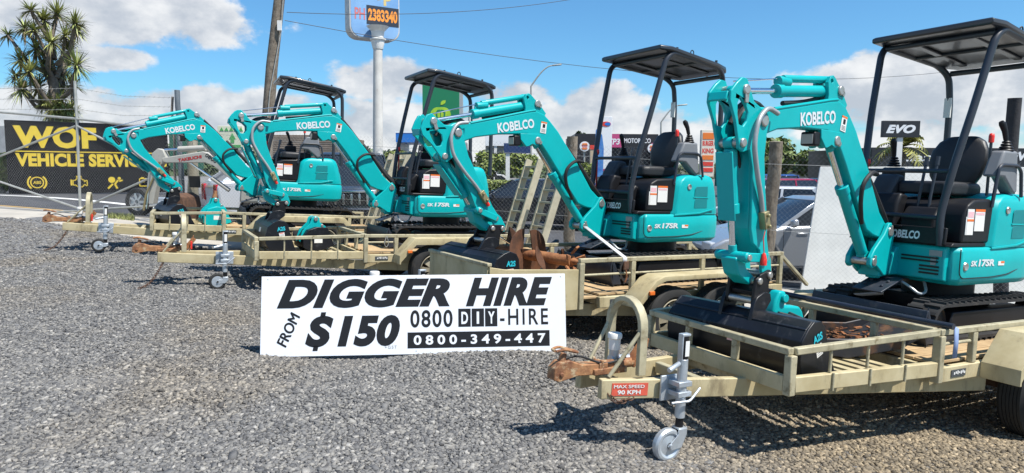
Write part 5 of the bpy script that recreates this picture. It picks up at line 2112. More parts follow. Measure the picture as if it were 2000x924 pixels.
def bush(name, label, cat, px, py_top, py_bot, Y, wpx, n, size, mt, group=None, seed=1, trunk=True):
    rnd = random.Random(seed)
    p = at(px, (py_top + py_bot) / 2, Y)
    rx = wpx / FPX * Y / 2
    top, bot = at(px, py_top, Y).z, at(px, py_bot, Y).z
    g = float(gz(p.x, p.y))
    bot = max(bot, g)
    base = Vector((p.x, p.y, g))
    root = thing(name, label, cat, Matrix.Translation(base), group)
    m = MB()
    crown_leaves(m, Vector((0, 0, (top + bot) / 2 - g)), rx, rx * .7, (top - bot) / 2 * 1.08, n, size, rnd, 11)
    m.build('crown', mt, root, flip=False)
    t = MB()
    for i in range(3):
        t.tube([(rnd.uniform(-.1, .1), 0, -.05), (rnd.uniform(-.2, .2) * rx, rnd.uniform(-.2, .2), (bot - g) * .7 + .3), (rnd.uniform(-.5, .5) * rx, rnd.uniform(-.3, .3) * rx, (top + bot) / 2 - g)], [.09, .07, .03], 7)
    t.build('trunk', BARK, root)
    return root


bush('leafy_tree', 'rounded bright green tree left of the nearest digger arm, behind the log post', 'tree', 1490, 268, 350, 50, 130, 5200, .30, LEAF2, 'trees beyond the road', 2)
bush('leafy_tree', 'low green tree right of the log post, beside the brown roofed house', 'tree', 1590, 300, 352, 56, 105, 3200, .30, LEAF2, 'trees beyond the road', 3)
bush('leafy_tree', 'green tree behind the petrol canopy column, left of the upright ramp', 'tree', 966, 300, 345, 44, 66, 3000, .22, LEAF3, 'trees beyond the road', 4)
bush('leafy_tree', 'green tree right of the petrol canopy column, behind the upright ramp', 'tree', 1022, 304, 345, 45, 60, 2600, .22, LEAF3, 'trees beyond the road', 5)
bush('leafy_tree', 'small yellow green tree behind the second digger front post', 'tree', 776, 296, 345, 40, 52, 2200, .20, LEAF3, 'trees beyond the road', 6)
bush('leafy_tree', 'dark tree between the third digger canopy posts beside the motor shop', 'tree', 1296, 282, 320, 55, 46, 1500, .28, LEAF4, 'trees beyond the road', 7)
bush('leafy_tree', 'dark tree behind the motor shop, right of the dark log post', 'tree', 1140, 262, 320, 52, 36, 1300, .26, LEAF4, 'trees beyond the road', 8)
bush('garden_shrub', 'small light green shrub beside the tan column of the motor shop', 'shrub', 1150, 318, 345, 34, 26, 900, .13, LEAF3, None, 9)
bush('garden_shrub', 'dry grassy shrub at the left edge beside the black banner', 'shrub', 2, 300, 375, 22.5, 30, 1500, .12, LEAF3, None, 10)

hd = MB()
rnd = random.Random(5)
p0, p1 = at(945, 330, 40), at(1090, 330, 40)
for i in range(5200):
    f = rnd.random()
    p = p0.lerp(p1, f)
    p.z = float(gz(p.x, p.y)) + rnd.random() ** .6 * 1.15
    p.y += rnd.uniform(-.5, .5)
    a = Vector((rnd.gauss(0, 1), rnd.gauss(0, 1), rnd.gauss(0, 1))).normalized()
    b = a.orthogonal().normalized()
    l = rnd.uniform(.06, .13)
    hd.add([p - a * l, p + b * l * .5, p + a * l, p - b * l * .5], [(0, 1, 2, 3)])
tag(hd.build('trimmed_hedge', LEAF3, flip=False), 'low trimmed hedge along the petrol station behind the black sedan', 'hedge')

fr = MB()
for i in range(34000):
    x = rnd.uniform(-160, 175)
    y = rnd.uniform(150, 200)
    hh = 5.0 + 3.2 * noise.noise(Vector((x * .06, 1.3, 0))) + 2.0 * noise.noise(Vector((x * .25, 4.1, 0)))
    hh = hh * .62 if x > -20 else hh + 1.2
    p = Vector((x, y, rnd.random() * max(1.5, hh)))
    a = Vector((rnd.gauss(0, 1), rnd.gauss(0, 1), rnd.gauss(0, 1))).normalized()
    b = a.orthogonal().normalized()
    l = rnd.uniform(.4, 1.0)
    fr.add([p - a * l, p + b * l * .6, p + a * l, p - b * l * .6], [(0, 1, 2, 3)])
tag(fr.build('distant_trees', LEAF4, flip=False), 'dark belt of far trees along the horizon', 'trees', kind='stuff')


def palm(px, py, Y, s, label):
    rnd = random.Random(px)
    c = at(px, py, Y)
    g = G(c.x, c.y)
    root = thing('palm_tree', label, 'palm', Matrix.Translation(g))
    c = c - g
    t = MB()
    t.tube([(0, 0, 0), c * .5 + Vector((.1, 0, 0)), c], [.24, .19, .16], 10)
    t.build('trunk', BARK, root, ang=60)
    m = MB()
    for i in range(24):
        th = 6.283 * i / 24 + rnd.uniform(-.15, .15)
        el = rnd.uniform(.1, 1.15)
        d = Vector((math.cos(th) * math.cos(el), math.sin(th) * math.cos(el), math.sin(el)))
        L = s * rnd.uniform(.8, 1.1)
        prev = c
        for k in range(1, 13):
            f = k / 12
            p = c + d * L * f + Vector((0, 0, -1)) * L * .75 * f * f * (1.15 - el * .5)
            side = (p - prev).cross(Vector((0, 0, 1))).normalized()
            for q in (-1, 1):
                e = p + side * q * L * .24 * math.sin(math.pi * min(.97, f * .9 + .08)) + Vector((0, 0, -.10 * L * f))
                m.add([prev, p, e + (p - prev) * .9, e + (p - prev) * .4], [(0, 1, 2, 3)])
            prev = p
    m.build('fronds', LEAFY, root, flip=False)


palm(1762, 288, 34, 1.55, 'drooping yellow green palm below the black sign with slanted letters')


# ------------------------------------------------------------------ poles, lamps and wires
def pole_tree(name, label, cat, pts, rs, mt, n=16, ang=50):
    base = Vector(pts[0])
    root = thing(name, label, cat, Matrix.Translation(base))
    m = MB()
    m.tube([Vector(p) - base for p in pts], rs, n)
    m.build('pole', mt, root, ang=ang)
    return root, base


Yp = 17.5
b = at(516, 420, Yp)
b.z = float(gz(b.x, b.y)) - .1
pts = [b] + [at(px, py, Yp) for px, py in ((519, 330), (523, 240), (531, 130), (541, 40), (550, -40), (560, -130))]
pr, pb = pole_tree('power_pole', 'tall leaning timber power pole behind the leftmost digger', 'power pole', pts, [.165, .158, .150, .142, .134, .128, .12], LOG)
m = MB()
c = at(561, -128, Yp) - pb
m.bar(c + Vector((-1.1, .14, -.25)), c + Vector((1.1, .14, -.25)), .10, .10)
m.build('crossarm', LOG, pr)
m = MB()
q0 = at(546, 50, Yp - .16) - pb
m.box(q0.x - .05, q0.x + .05, q0.y - .03, q0.y + .02, q0.z - .12, q0.z + .12)
m.build('fuse_tag', STICK, pr)
m = MB()
m.tube([at(557, -60, Yp - .12) - pb, at(549, 60, Yp - .14) - pb, at(527, 180, Yp - .16) - pb, at(508, 400, Yp - .18) - pb], .012, 6)
m.build('earth_wire', PIPEG, pr)


def wire(label, pts, r=.008, sag=.0):
    m = MB()
    m.tube(pts, r, 5)
    tag(m.build('overhead_wire', HOSE), label, 'power line', 'overhead power lines')


def span(a, b, sag, n=24):
    return [a.lerp(b, i / n) - Vector((0, 0, sag * 4 * (i / n) * (1 - i / n))) for i in range(n + 1)]


wire('upper overhead wire running from the pole to the top edge of the sky', span(at(560, 24, Yp), at(1240, -26, 24), .35))
wire('lower overhead wire sagging across the sky to the right', span(at(556, 40, Yp), at(2060, 104, 34), 1.35))


def street_lamp(label, px, py_h, px_h, Y, py_b):
    b = at(px, py_b, Y)
    b.z = float(gz(b.x, b.y))
    head = at(px_h, py_h, Y)
    top = at(px, py_h + (px_h - px) * .95, Y)
    base = b
    root = thing('street_lamp', label, 'street lamp', Matrix.Translation(base), 'curved street lamps over the road')
    m = MB()
    crv = []
    for i in range(9):
        f = i / 8
        p = top.lerp(head, f)
        p.z = top.z + (head.z - top.z) * math.sin(f * math.pi / 2)
        crv.append(p - base)
    m.tube([Vector((0, 0, 0))] + [(top - base) * .5] + crv, [.10, .085] + [.06 - .02 * i / 8 for i in range(9)], 10)
    m.build('pole', PIPEG, root, ang=60)
    m = MB()
    e = head - base
    m.bar(e + Vector((-.05, 0, .0)), e + Vector((.62, 0, .07)), .22, .09)
    m.build('lamp_head', PIPEG, root, bevel=.03)


street_lamp('curved street lamp rising behind the third digger boom', 1037, 128, 1080, 50, 335)
street_lamp('curved street lamp inside the third digger canopy frame', 1291, 206, 1326, 52, 340)

# tall pylon sign on its white pole
Ys = 21.0
b = at(738, 400, Ys)
b.z = float(gz(b.x, b.y))
py_ = thing('pylon_sign', 'tall white pole carrying a blue rounded box sign with a phone number', 'sign', Matrix.Translation(b))
m = MB()
top = at(738, 80, Ys) - b
m.tube([(0, 0, -.1), top * .5, top], [.165, .15, .135], 20)
m.build('pole', mat('stained_white_pole', (.60, .58, .54), .6, vary=.1, vscale=3, spots=((.34, .24, .15), .62, .78, 6), streak=(3, 3, .5)), py_, ang=50)
m = MB()
m.lathe([(.15, -.25), (.20, -.05), (.20, 0), (.24, .02), (.24, .06), (.17, .08), (.20, .28), (.34, .42)], top, (0, 0, 1), 20)
m.build('pole_collar', STICK, py_, bevel=.01)
A = at(683, 60, Ys - .15) - b
yaw = R(14)
bxx = Vector((math.cos(yaw), math.sin(yaw), 0))
LX = Vector((math.cos(R(24)), -math.sin(R(24)) * -1, 0)).normalized()
fx_ = (at(781, 52, Ys + .75) - at(683, 64, Ys - .1))
SX = Vector((fx_.x, fx_.y, 0))
SW = SX.length
SX.normalize()
O_ = at(683, 72, Ys - .1) - b
SM = basis(O_ + Vector((0, 0, .05)), SX, (0, 0, 1))
Hs = 2.5
rr_ = .33
outl = arc(rr_, rr_, rr_, 180, 270, 8) + arc(SW - rr_, rr_, rr_, 270, 360, 8) + arc(SW - rr_, Hs - rr_, rr_, 0, 90, 8) + arc(rr_, Hs - rr_, rr_, 90, 180, 8)
TB = Matrix(((1, 0, 0, 0), (0, 0, -1, 0), (0, 1, 0, 0), (0, 0, 0, 1)))
m = MB()
m.prism(outl, 0, .42)
YV = Vector((0, 0, 1)).cross(SX)
SM = Matrix(((SX.x, YV.x, 0, O_.x), (SX.y, YV.y, 0, O_.y), (0, 0, 1, O_.z), (0, 0, 0, 1)))
bx_ = m.build('sign_box', mat('flaking_white_metal', (.55, .54, .52), .5, .1, vary=.1, spots=((.16, .14, .13), .56, .68, 7)), py_, SM, bevel=.02)
i_ = .045
outl2 = [(i_ + x * (SW - 2 * i_) / SW, i_ + z * (Hs - 2 * i_) / Hs) for x, z in outl]
m = MB()
m.prism(outl2, -.012, .0)
m.build('sign_face', mat('sky_blue_sign_face', (.16, .32, .58), .3, col2=(.24, .42, .66), vscale=1.0), bx_)
m = MB()
m.box(.33 * SW, .975 * SW, -.020, -.013, .44, .44 + .56)
m.build('number_panel', mat('navy_panel', (.03, .035, .05), .4), bx_)
TX = Matrix(((1, 0, 0, 0), (0, 0, -1, 0), (0, 1, 0, 0), (0, 0, 0, 1)))
text('lettering', '2383340', basis((.36 * SW, -.0205, .55), (1, 0, 0), (0, 0, 1)), mat('orange_digits', (.85, .30, .04), .4), w=.585 * SW, h=.36, parent=bx_, bold=.04)
text('lettering', 'PH', basis((.10 * SW, -.0135, .55), (1, 0, 0), (0, 0, 1)), mat('faded_red', (.55, .16, .16), .5), w=.20 * SW, h=.34, parent=bx_, bold=.02)
text('lettering', 'Swop', basis((.04 * SW, -.0135, 1.04), (1, 0, 0), (0, 0, 1)), mat('faded_gold', (.62, .48, .20), .5), w=.80 * SW, h=.62, parent=bx_, bold=.03)

# ------------------------------------------------------------------ signs and buildings across the road
GREEN = mat('supermarket_green', (0.010, 0.19, 0.085), 0.35)


def board(name, label, cat, px0, px1, pyt, pyb, Y, mt, depth=.3, legs=None, group=None, yaw=0.0):
    a, c = at(px0, pyb, Y), at(px1, pyt, Y)
    w_, h_ = c.x - a.x, c.z - a.z
    g = float(gz(a.x + w_ / 2, Y))
    root = thing(name, label, cat, Matrix.Translation((a.x + w_ / 2, Y, g)) @ Matrix.Rotation(yaw, 4, 'Z'), group)
    m = MB()
    m.box(-w_ / 2, w_ / 2, 0, depth, a.z - g, c.z - g)
    f = m.build('panel', mt, root, bevel=.01)
    if legs:
        for s in legs:
            m = MB()
            m.box(s * w_ / 2 - .12, s * w_ / 2 + .12, .06, depth - .06, -.1, a.z - g - .002)
            m.build('column', STICK, root)
    return root, f, w_, h_, a.z - g


rt, f_, w_, h_, z0 = board('supermarket_sign', 'tall green supermarket pylon with a light green apple emblem', 'sign', 826, 897, 160, 330, 45, GREEN, .5)
m = MB()
m.box(w_ / 2 + .001, w_ / 2 + .22, .02, .48, 0, z0 + h_)
m.build('grey_edge', mat('pylon_grey', (.35, .37, .38), .5), rt)
m = MB()
m.box(-w_ / 2, w_ / 2, .02, .48, -.05, z0 - .002)
m.build('base', GREEN, rt)
APP = mat('apple_green', (.42, .62, .04), .4, col2=(.25, .50, .03), vscale=1.2)
em = MB()
cxz = (-.02, z0 + h_ * .62)


def sup(m, pts, y=-.012, th=.012):
    m.prism(pts, y - th, y)


app = []
for i in range(48):
    a = 2 * math.pi * i / 48
    r = .62 * (1 + .06 * math.cos(2 * a)) * (1 - .12 * max(0, math.sin(a)) ** 8)
    app.append((cxz[0] + r * 1.02 * math.cos(a), cxz[1] + r * .98 * math.sin(a)))
sup(em, app)
em.build('apple_emblem', APP, f_, bevel=.004)
em = MB()
for q in (-1, 1):
    sup(em, [(cxz[0] + q * x, cxz[1] + z) for x, z in ((.02, .36), (.20, .34), (.32, .18), (.30, -.05), (.16, -.36), (.06, -.50), (.02, -.46), (.10, -.30), (.20, -.05), (.21, .14), (.13, .24), (.02, .25))][::q], -.026, .008)
em.prism([(cxz[0] - .02, cxz[1] - .2), (cxz[0] + .02, cxz[1] - .2), (cxz[0] + .02, cxz[1] + .3), (cxz[0] - .02, cxz[1] + .3)], -.036, -.027)
em.build('emblem_cut', GREEN, f_)
em = MB()
sup(em, [(cxz[0] + x, cxz[1] + z) for x, z in ((.0, .66), (.02, .84), (.14, .94), (.34, .95), (.30, .78), (.16, .68))], -.012, .012)
em.build('leaf_emblem', APP, f_)
text('lettering', 'Woolworths', basis((-w_ * .40, -.012, z0 + h_ * .405), (1, 0, 0), (0, 0, 1)), WHITE, w=w_ * .82, h=.34, parent=f_, bold=.012)

BLUEB = mat('fascia_blue', (.02, .17, .55), .4)
NAVY = mat('fascia_navy', (.015, .04, .13), .4)
rt, f_, w_, h_, z0 = board('petrol_canopy', 'bright blue petrol station canopy seen between the second digger posts', 'canopy', 773, 842, 260, 278, 60, BLUEB, 6, (-.9, .9))
m = MB()
m.box(-w_ / 2 - .05, w_ / 2 + .05, -.03, 6, z0 + h_ + .002, z0 + h_ + .16)
m.build('white_trim', WHITE, rt)
rt, f_, w_, h_, z0 = board('petrol_canopy', 'white and blue canopy fascia behind the third digger boom', 'canopy', 948, 1036, 262, 285, 58, WHITE, 7, (-.55, .6))
m = MB()
m.box(w_ * .12, w_ / 2 + .001, -.05, -.004, z0, z0 + h_)
m.build('blue_fascia', BLUEB, rt)
m = MB()
m.box(-w_ / 2, w_ * .12, .3, 6.8, z0 - .55, z0 - .003)
m.build('soffit', mat('grey_soffit', (.25, .25, .23), .7), rt)
rt, f_, w_, h_, z0 = board('navy_sign', 'dark navy sign panel on a pale post, left of the upright ramp', 'sign', 984, 1036, 280, 299, 40, NAVY, .2, (-.7,))

PINK = mat('shop_pink', (.52, .07, .20), .45)
SHOPD = mat('shop_dark', (.022, .022, .026), .4, vary=.1)
OR_ = mat('burger_orange', (.80, .20, .03), .45)
RD = mat('burger_red', (.70, .05, .03), .45)
rt, f_, w_, h_, z0 = board('shop_building', 'black fronted motor shop with a pink corner sign behind the third digger', 'shop', 1122, 1286, 262, 350, 46, SHOPD, 8)
m = MB()
for i in range(5):
    m.box(-w_ * .42 + i * w_ * .18, -w_ * .30 + i * w_ * .18, -.012, -.002, .1, 1.5)
m.build('window', glass('shop_glass', (.05, .055, .06)), f_)
m = MB()
m.box(-w_ * .13, w_ * .05, -.35, -.02, z0 + h_ * .70, z0 + h_ * .99)
pk = m.build('pink_sign', PINK, rt)
text('lettering', 'TP3', basis((-w_ * .11, -.355, z0 + h_ * .76), (1, 0, 0), (0, 0, 1)), WHITE, w=w_ * .14, h=.40, parent=pk, bold=.03, shear=.15)
text('lettering', 'MOTORS.CO', basis((w_ * .09, -.006, z0 + h_ * .80), (1, 0, 0), (0, 0, 1)), WHITE, w=w_ * .32, h=.32, parent=f_, bold=.03)
text('lettering', 'ALL MECH', basis((-w_ * .16, -.006, z0 + h_ * .18), (1, 0, 0), (0, 0, 1)), PINK, w=w_ * .20, h=.22, parent=f_, bold=.02)
text('lettering', '& FORK', basis((-w_ * .16, -.006, z0 + h_ * .06), (1, 0, 0), (0, 0, 1)), WHITE, w=w_ * .20, h=.20, parent=f_, bold=.02)
m = MB()
m.box(w_ * .41, w_ * .46, -.3, -.02, 0, z0 + h_ * .8)
m.build('pink_pillar', PINK, rt)


def disc_sign(label, px, py, Y, r, rim, ink, cat='sign', group='burger restaurant signs'):
    c = at(px, py, Y)
    g = float(gz(c.x, c.y))
    root = thing('round_sign', label, cat, Matrix.Translation((c.x, c.y, g)), group)
    z = c.z - g
    m = MB()
    m.cyl((0, 0, z), (0, .15, z), r, n=32)
    f = m.build('disc', WHITE, root)
    m = MB()
    for z0_, z1_, wd in ((.30, .62, .70), (-.62, -.30, .70)):
        pts = arc(0, 0, r * .78, math.degrees(math.asin(z0_ / .78 if z0_ > 0 else z1_ / .78)), 0, 1)
        m.prism([(-wd * r * .85, z + r * z0_), (wd * r * .85, z + r * z0_), (wd * r * .6, z + r * z1_), (-wd * r * .6, z + r * z1_)] if z0_ > 0 else [(-wd * r * .6, z + r * z0_), (wd * r * .6, z + r * z0_), (wd * r * .85, z + r * z1_), (-wd * r * .85, z + r * z1_)], -.02, -.002)
    m.build('bun', OR_, f)
    text('lettering', 'BURGER', basis((0, -.004, z + r * .13), (1, 0, 0), (0, 0, 1)), RD, w=r * 1.2, h=r * .22, parent=f, center=True, bold=.04)
    text('lettering', 'KING', basis((0, -.004, z - r * .13), (1, 0, 0), (0, 0, 1)), RD, w=r * .95, h=r * .22, parent=f, center=True, bold=.04)
    m = MB()
    m.cyl((0, .2, 0), (0, .2, z), .07, n=10)
    m.build('post', PIPEG, root)
    return root


disc_sign('round white burger sign left of the third digger front post', 1142, 286, 45.3, .33, WHITE, RD)
disc_sign('round white burger sign right of the motor shop, behind the third digger seat', 1274, 290, 45.0, .30, WHITE, RD)
rt, f_, w_, h_, z0 = board('burger_pylon', 'tall orange and white burger pylon right of the third digger canopy', 'sign', 1368, 1397, 254, 345, 44, mat('pylon_cream', (.72, .66, .55), .5), .4)
for z_, hh, mt_ in ((.80, .14, OR_), (.36, .10, OR_), (.23, .09, RD), (.10, .09, RD)):
    m = MB()
    m.box(-w_ * .42, w_ * .42, -.02, -.002, z0 + h_ * z_, z0 + h_ * (z_ + hh))
    m.build('orange_band', mt_, f_, bevel=.05)
for body, z_ in (('BURGER', .66), ('KING', .50)):
    text('lettering', body, basis((-w_ * .42, -.004, z0 + h_ * z_), (1, 0, 0), (0, 0, 1)), RD, w=w_ * .84, h=.32, parent=f_, bold=.04)
rt, f_, w_, h_, z0 = board('tall_white_sign', 'tall white pylon with a red and blue oval beside the motor shop', 'sign', 1170, 1196, 228, 330, 42, WHITE, .3)
m = MB()
m.prism([(.0 + .30 * math.cos(a), z0 + h_ * .86 + .15 * math.sin(a)) for a in [2 * math.pi * i / 24 for i in range(24)]], -.02, -.002)
ov = m.build('red_oval', RD, f_)
m = MB()
m.prism([(.10 + .18 * math.cos(a), z0 + h_ * .86 + .10 * math.sin(a)) for a in [2 * math.pi * i / 24 for i in range(24)]], -.03, -.021)
m.build('blue_oval', BLUEB, ov)
fl = MB()
p = at(1166, 345, 36)
a_, b_ = at(1162, 345, 36), at(1180, 252, 36)
fl.prism([(a_.x, a_.z), (a_.x + .42, a_.z), (a_.x + .44, b_.z - 1.0), (a_.x + .34, b_.z - .3), (a_.x + .05, b_.z), (a_.x, b_.z - .1)], 36, 36.03)
o = fl.build('feather_flag', mat('flag_blue', (.10, .30, .60), .6, col2=(.02, .12, .45), vscale=1.5), bevel=0)
tag(o, 'blue feather flag left of the motor shop', 'flag')
rt, f_, w_, h_, z0 = board('tan_column_wall', 'tan wall end with a red cap beside the motor shop', 'wall', 1152, 1164, 292, 350, 40, mat('tan_plaster', (.52, .40, .27), .8), .4)
m = MB()
m.box(-w_ / 2 - .02, w_ / 2 + .02, -.02, .42, z0 + h_ + .002, z0 + h_ + .25)
m.build('red_cap', RD, rt)

rt, f_, w_, h_, z0 = board('shop_sign', 'black sign with slanted white letters seen inside the nearest digger canopy', 'sign', 1724, 1798, 236, 268, 30, SHOPD, .2, (0.0,))
text('lettering', 'EVO', basis((-w_ * .42, -.004, z0 + h_ * .24), (1, 0, 0), (0, 0, 1)), WHITE, w=w_ * .80, h=h_ * .52, parent=f_, bold=.055, shear=.3)
rt, f_, w_, h_, z0 = board('low_shop', 'low black shop with white lettering behind the nearest digger seat', 'shop', 1700, 2080, 290, 352, 42, SHOPD, 9)
m = MB()
m.box(-w_ / 2, w_ / 2, -.03, -.002, .1, z0 + h_ * .42)
m.build('pale_frontage', mat('pale_frontage', (.55, .54, .50), .7, vary=.1), f_)
text('lettering', 'Gas es', basis((-w_ * .36, -.004, z0 + h_ * .58), (1, 0, 0), (0, 0, 1)), WHITE, w=w_ * .30, h=.55, parent=f_, bold=.02)
text('lettering', 'EVO', basis((w_ * .22, -.004, z0 + h_ * .62), (1, 0, 0), (0, 0, 1)), WHITE, w=1.6, h=.55, parent=f_, bold=.05, shear=.2)

rt, f_, w_, h_, z0 = board('roof_shop', 'brown board walled shed behind the leftmost digger seat', 'shed', 520, 660, 264, 345, 34, mat('brown_boards', (.17, .13, .10), .8, vary=.2), 6)
m = MB()
for i in range(12):
    m.box(-w_ / 2 - .02, w_ / 2 + .02, -.05 - .0, -.004, z0 + h_ * (.38 + .05 * i), z0 + h_ * (.38 + .05 * i) + .075)
m.build('weatherboards', mat('weathered_boards', (.22, .175, .14), .8, vary=.2, vscale=3, streak=(.5, 3, 3)), f_)
m = MB()
m.box(-w_ * .45, w_ * .45, -.02, -.002, .1, z0 + h_ * .2)
m.build('white_door', STICK, f_)
rt, f_, w_, h_, z0 = board('garden_banner', 'pale banner with green and yellow roof shapes left of the second digger arm', 'banner', 426, 474, 246, 292, 27, mat('banner_cream', (.66, .66, .50), .6), .1, (-.8, .8))
m = MB()
for i in range(5):
    x = -w_ * .42 + i * w_ * .19
    m.prism([(x, z0 + h_ * .78), (x + w_ * .09, z0 + h_ * .94), (x + w_ * .17, z0 + h_ * .78)], -.012, -.002)
m.prism([(-w_ * .05, z0 + h_ * .45), (w_ * .08, z0 + h_ * .70), (w_ * .21, z0 + h_ * .45), (w_ * .15, z0 + h_ * .45), (w_ * .15, z0 + h_ * .28), (w_ * .01, z0 + h_ * .28), (w_ * .01, z0 + h_ * .45)], -.012, -.002)
m.box(-w_ * .4, w_ * .4, -.012, -.002, z0 + h_ * .08, z0 + h_ * .2)
m.build('green_print', mat('print_green', (.08, .34, .10), .6), f_)
rt, f_, w_, h_, z0 = board('corrugated_shed', 'grey corrugated shed at the left edge beyond the banner', 'shed', -60, 16, 246, 320, 34, mat('corrugated_grey', (.30, .31, .32), .6, vary=.15, streak=(12, 1, .3), vscale=3), 6)
rt, f_, w_, h_, z0 = board('low_house', 'low house with a tan roof beyond the car park, behind the nearest digger', 'house', 1530, 1680, 327, 350, 62, mat('house_wall', (.40, .34, .26), .8), 8)
m = MB()
m.prism([(-w_ / 2 - .4, z0 + h_), (w_ / 2 + .4, z0 + h_), (w_ / 2 - .5, z0 + h_ + .75), (-w_ / 2 + .8, z0 + h_ + .75)], -.3, 8.3)
m.build('roof', mat('tan_roof', (.50, .40, .28), .8, vary=.1), rt)

# white panel standing behind the fence
pw = MB()
a0, a1 = fp(1582, 545), fp(1610, 326)
g0 = G(a0.x + .1, FY(a0.x) + .45)
wlen = 5.2
x_ = fdir
pw.prism([(0, 0), (wlen, 0), (wlen, 2.05), (.26, 2.05)], 0, .12)
o = pw.build('white_wall_panel', mat('pale_fibre_panel', (.64, .645, .62), .7, vary=.08, vscale=2), None, Matrix.Translation(g0 - Vector((.05, 0, .02))) @ Matrix.Rotation(math.atan2(fdir.y, fdir.x), 4, 'Z') @ Matrix.Rotation(R(-15), 4, 'X'), bevel=.01)
tag(o, 'pale white wall panel leaning back behind the fence at right', 'panel')

# ------------------------------------------------------------------ vehicles beyond the fence
CGL = glass('car_glass', (.018, .022, .028))
LENS = mat('clear_lens', (.55, .57, .60), .15, .2)
TAIL = mat('red_tail_lens', (.50, .012, .015), .2, coat=.5)
BLKT = mat('black_trim', (.012, .012, .013), .5)
ALLOY = mat('alloy_rim', (.55, .56, .58), .3, .7)


def paint(name, c, metal=.35):
    return mat(name, c, .28, metal, coat=.7)


def car_wheel(root, x, y, r, s):
    m = MB()
    w = .10
    m.lathe([(r * .64, -w * .8), (r * .78, -w), (r * .95, -w * .9), (r, -w * .6), (r, w * .6), (r * .95, w * .9), (r * .78, w), (r * .64, w * .8)], (x, y, r), n=28)
    t = m.build('wheel', TYRE, root, ang=35)
    m = MB()
    m.lathe([(r * .66, s * w * .75), (r * .62, s * w * .85), (r * .58, s * w * .5), (r * .2, s * w * .2), (0, s * w * .2)], (x, y, r), n=28)
    for k in range(7):
        a = 6.283 * k / 7
        c, d = math.cos(a), math.sin(a)
        m.bar((x + c * .04, y + s * w * .75, r + d * .04), (x + c * r * .62, y + s * w * .7, r + d * r * .62), .05, .03, (0, 1, 0))
    m.build('rim', ALLOY, t, ang=35)


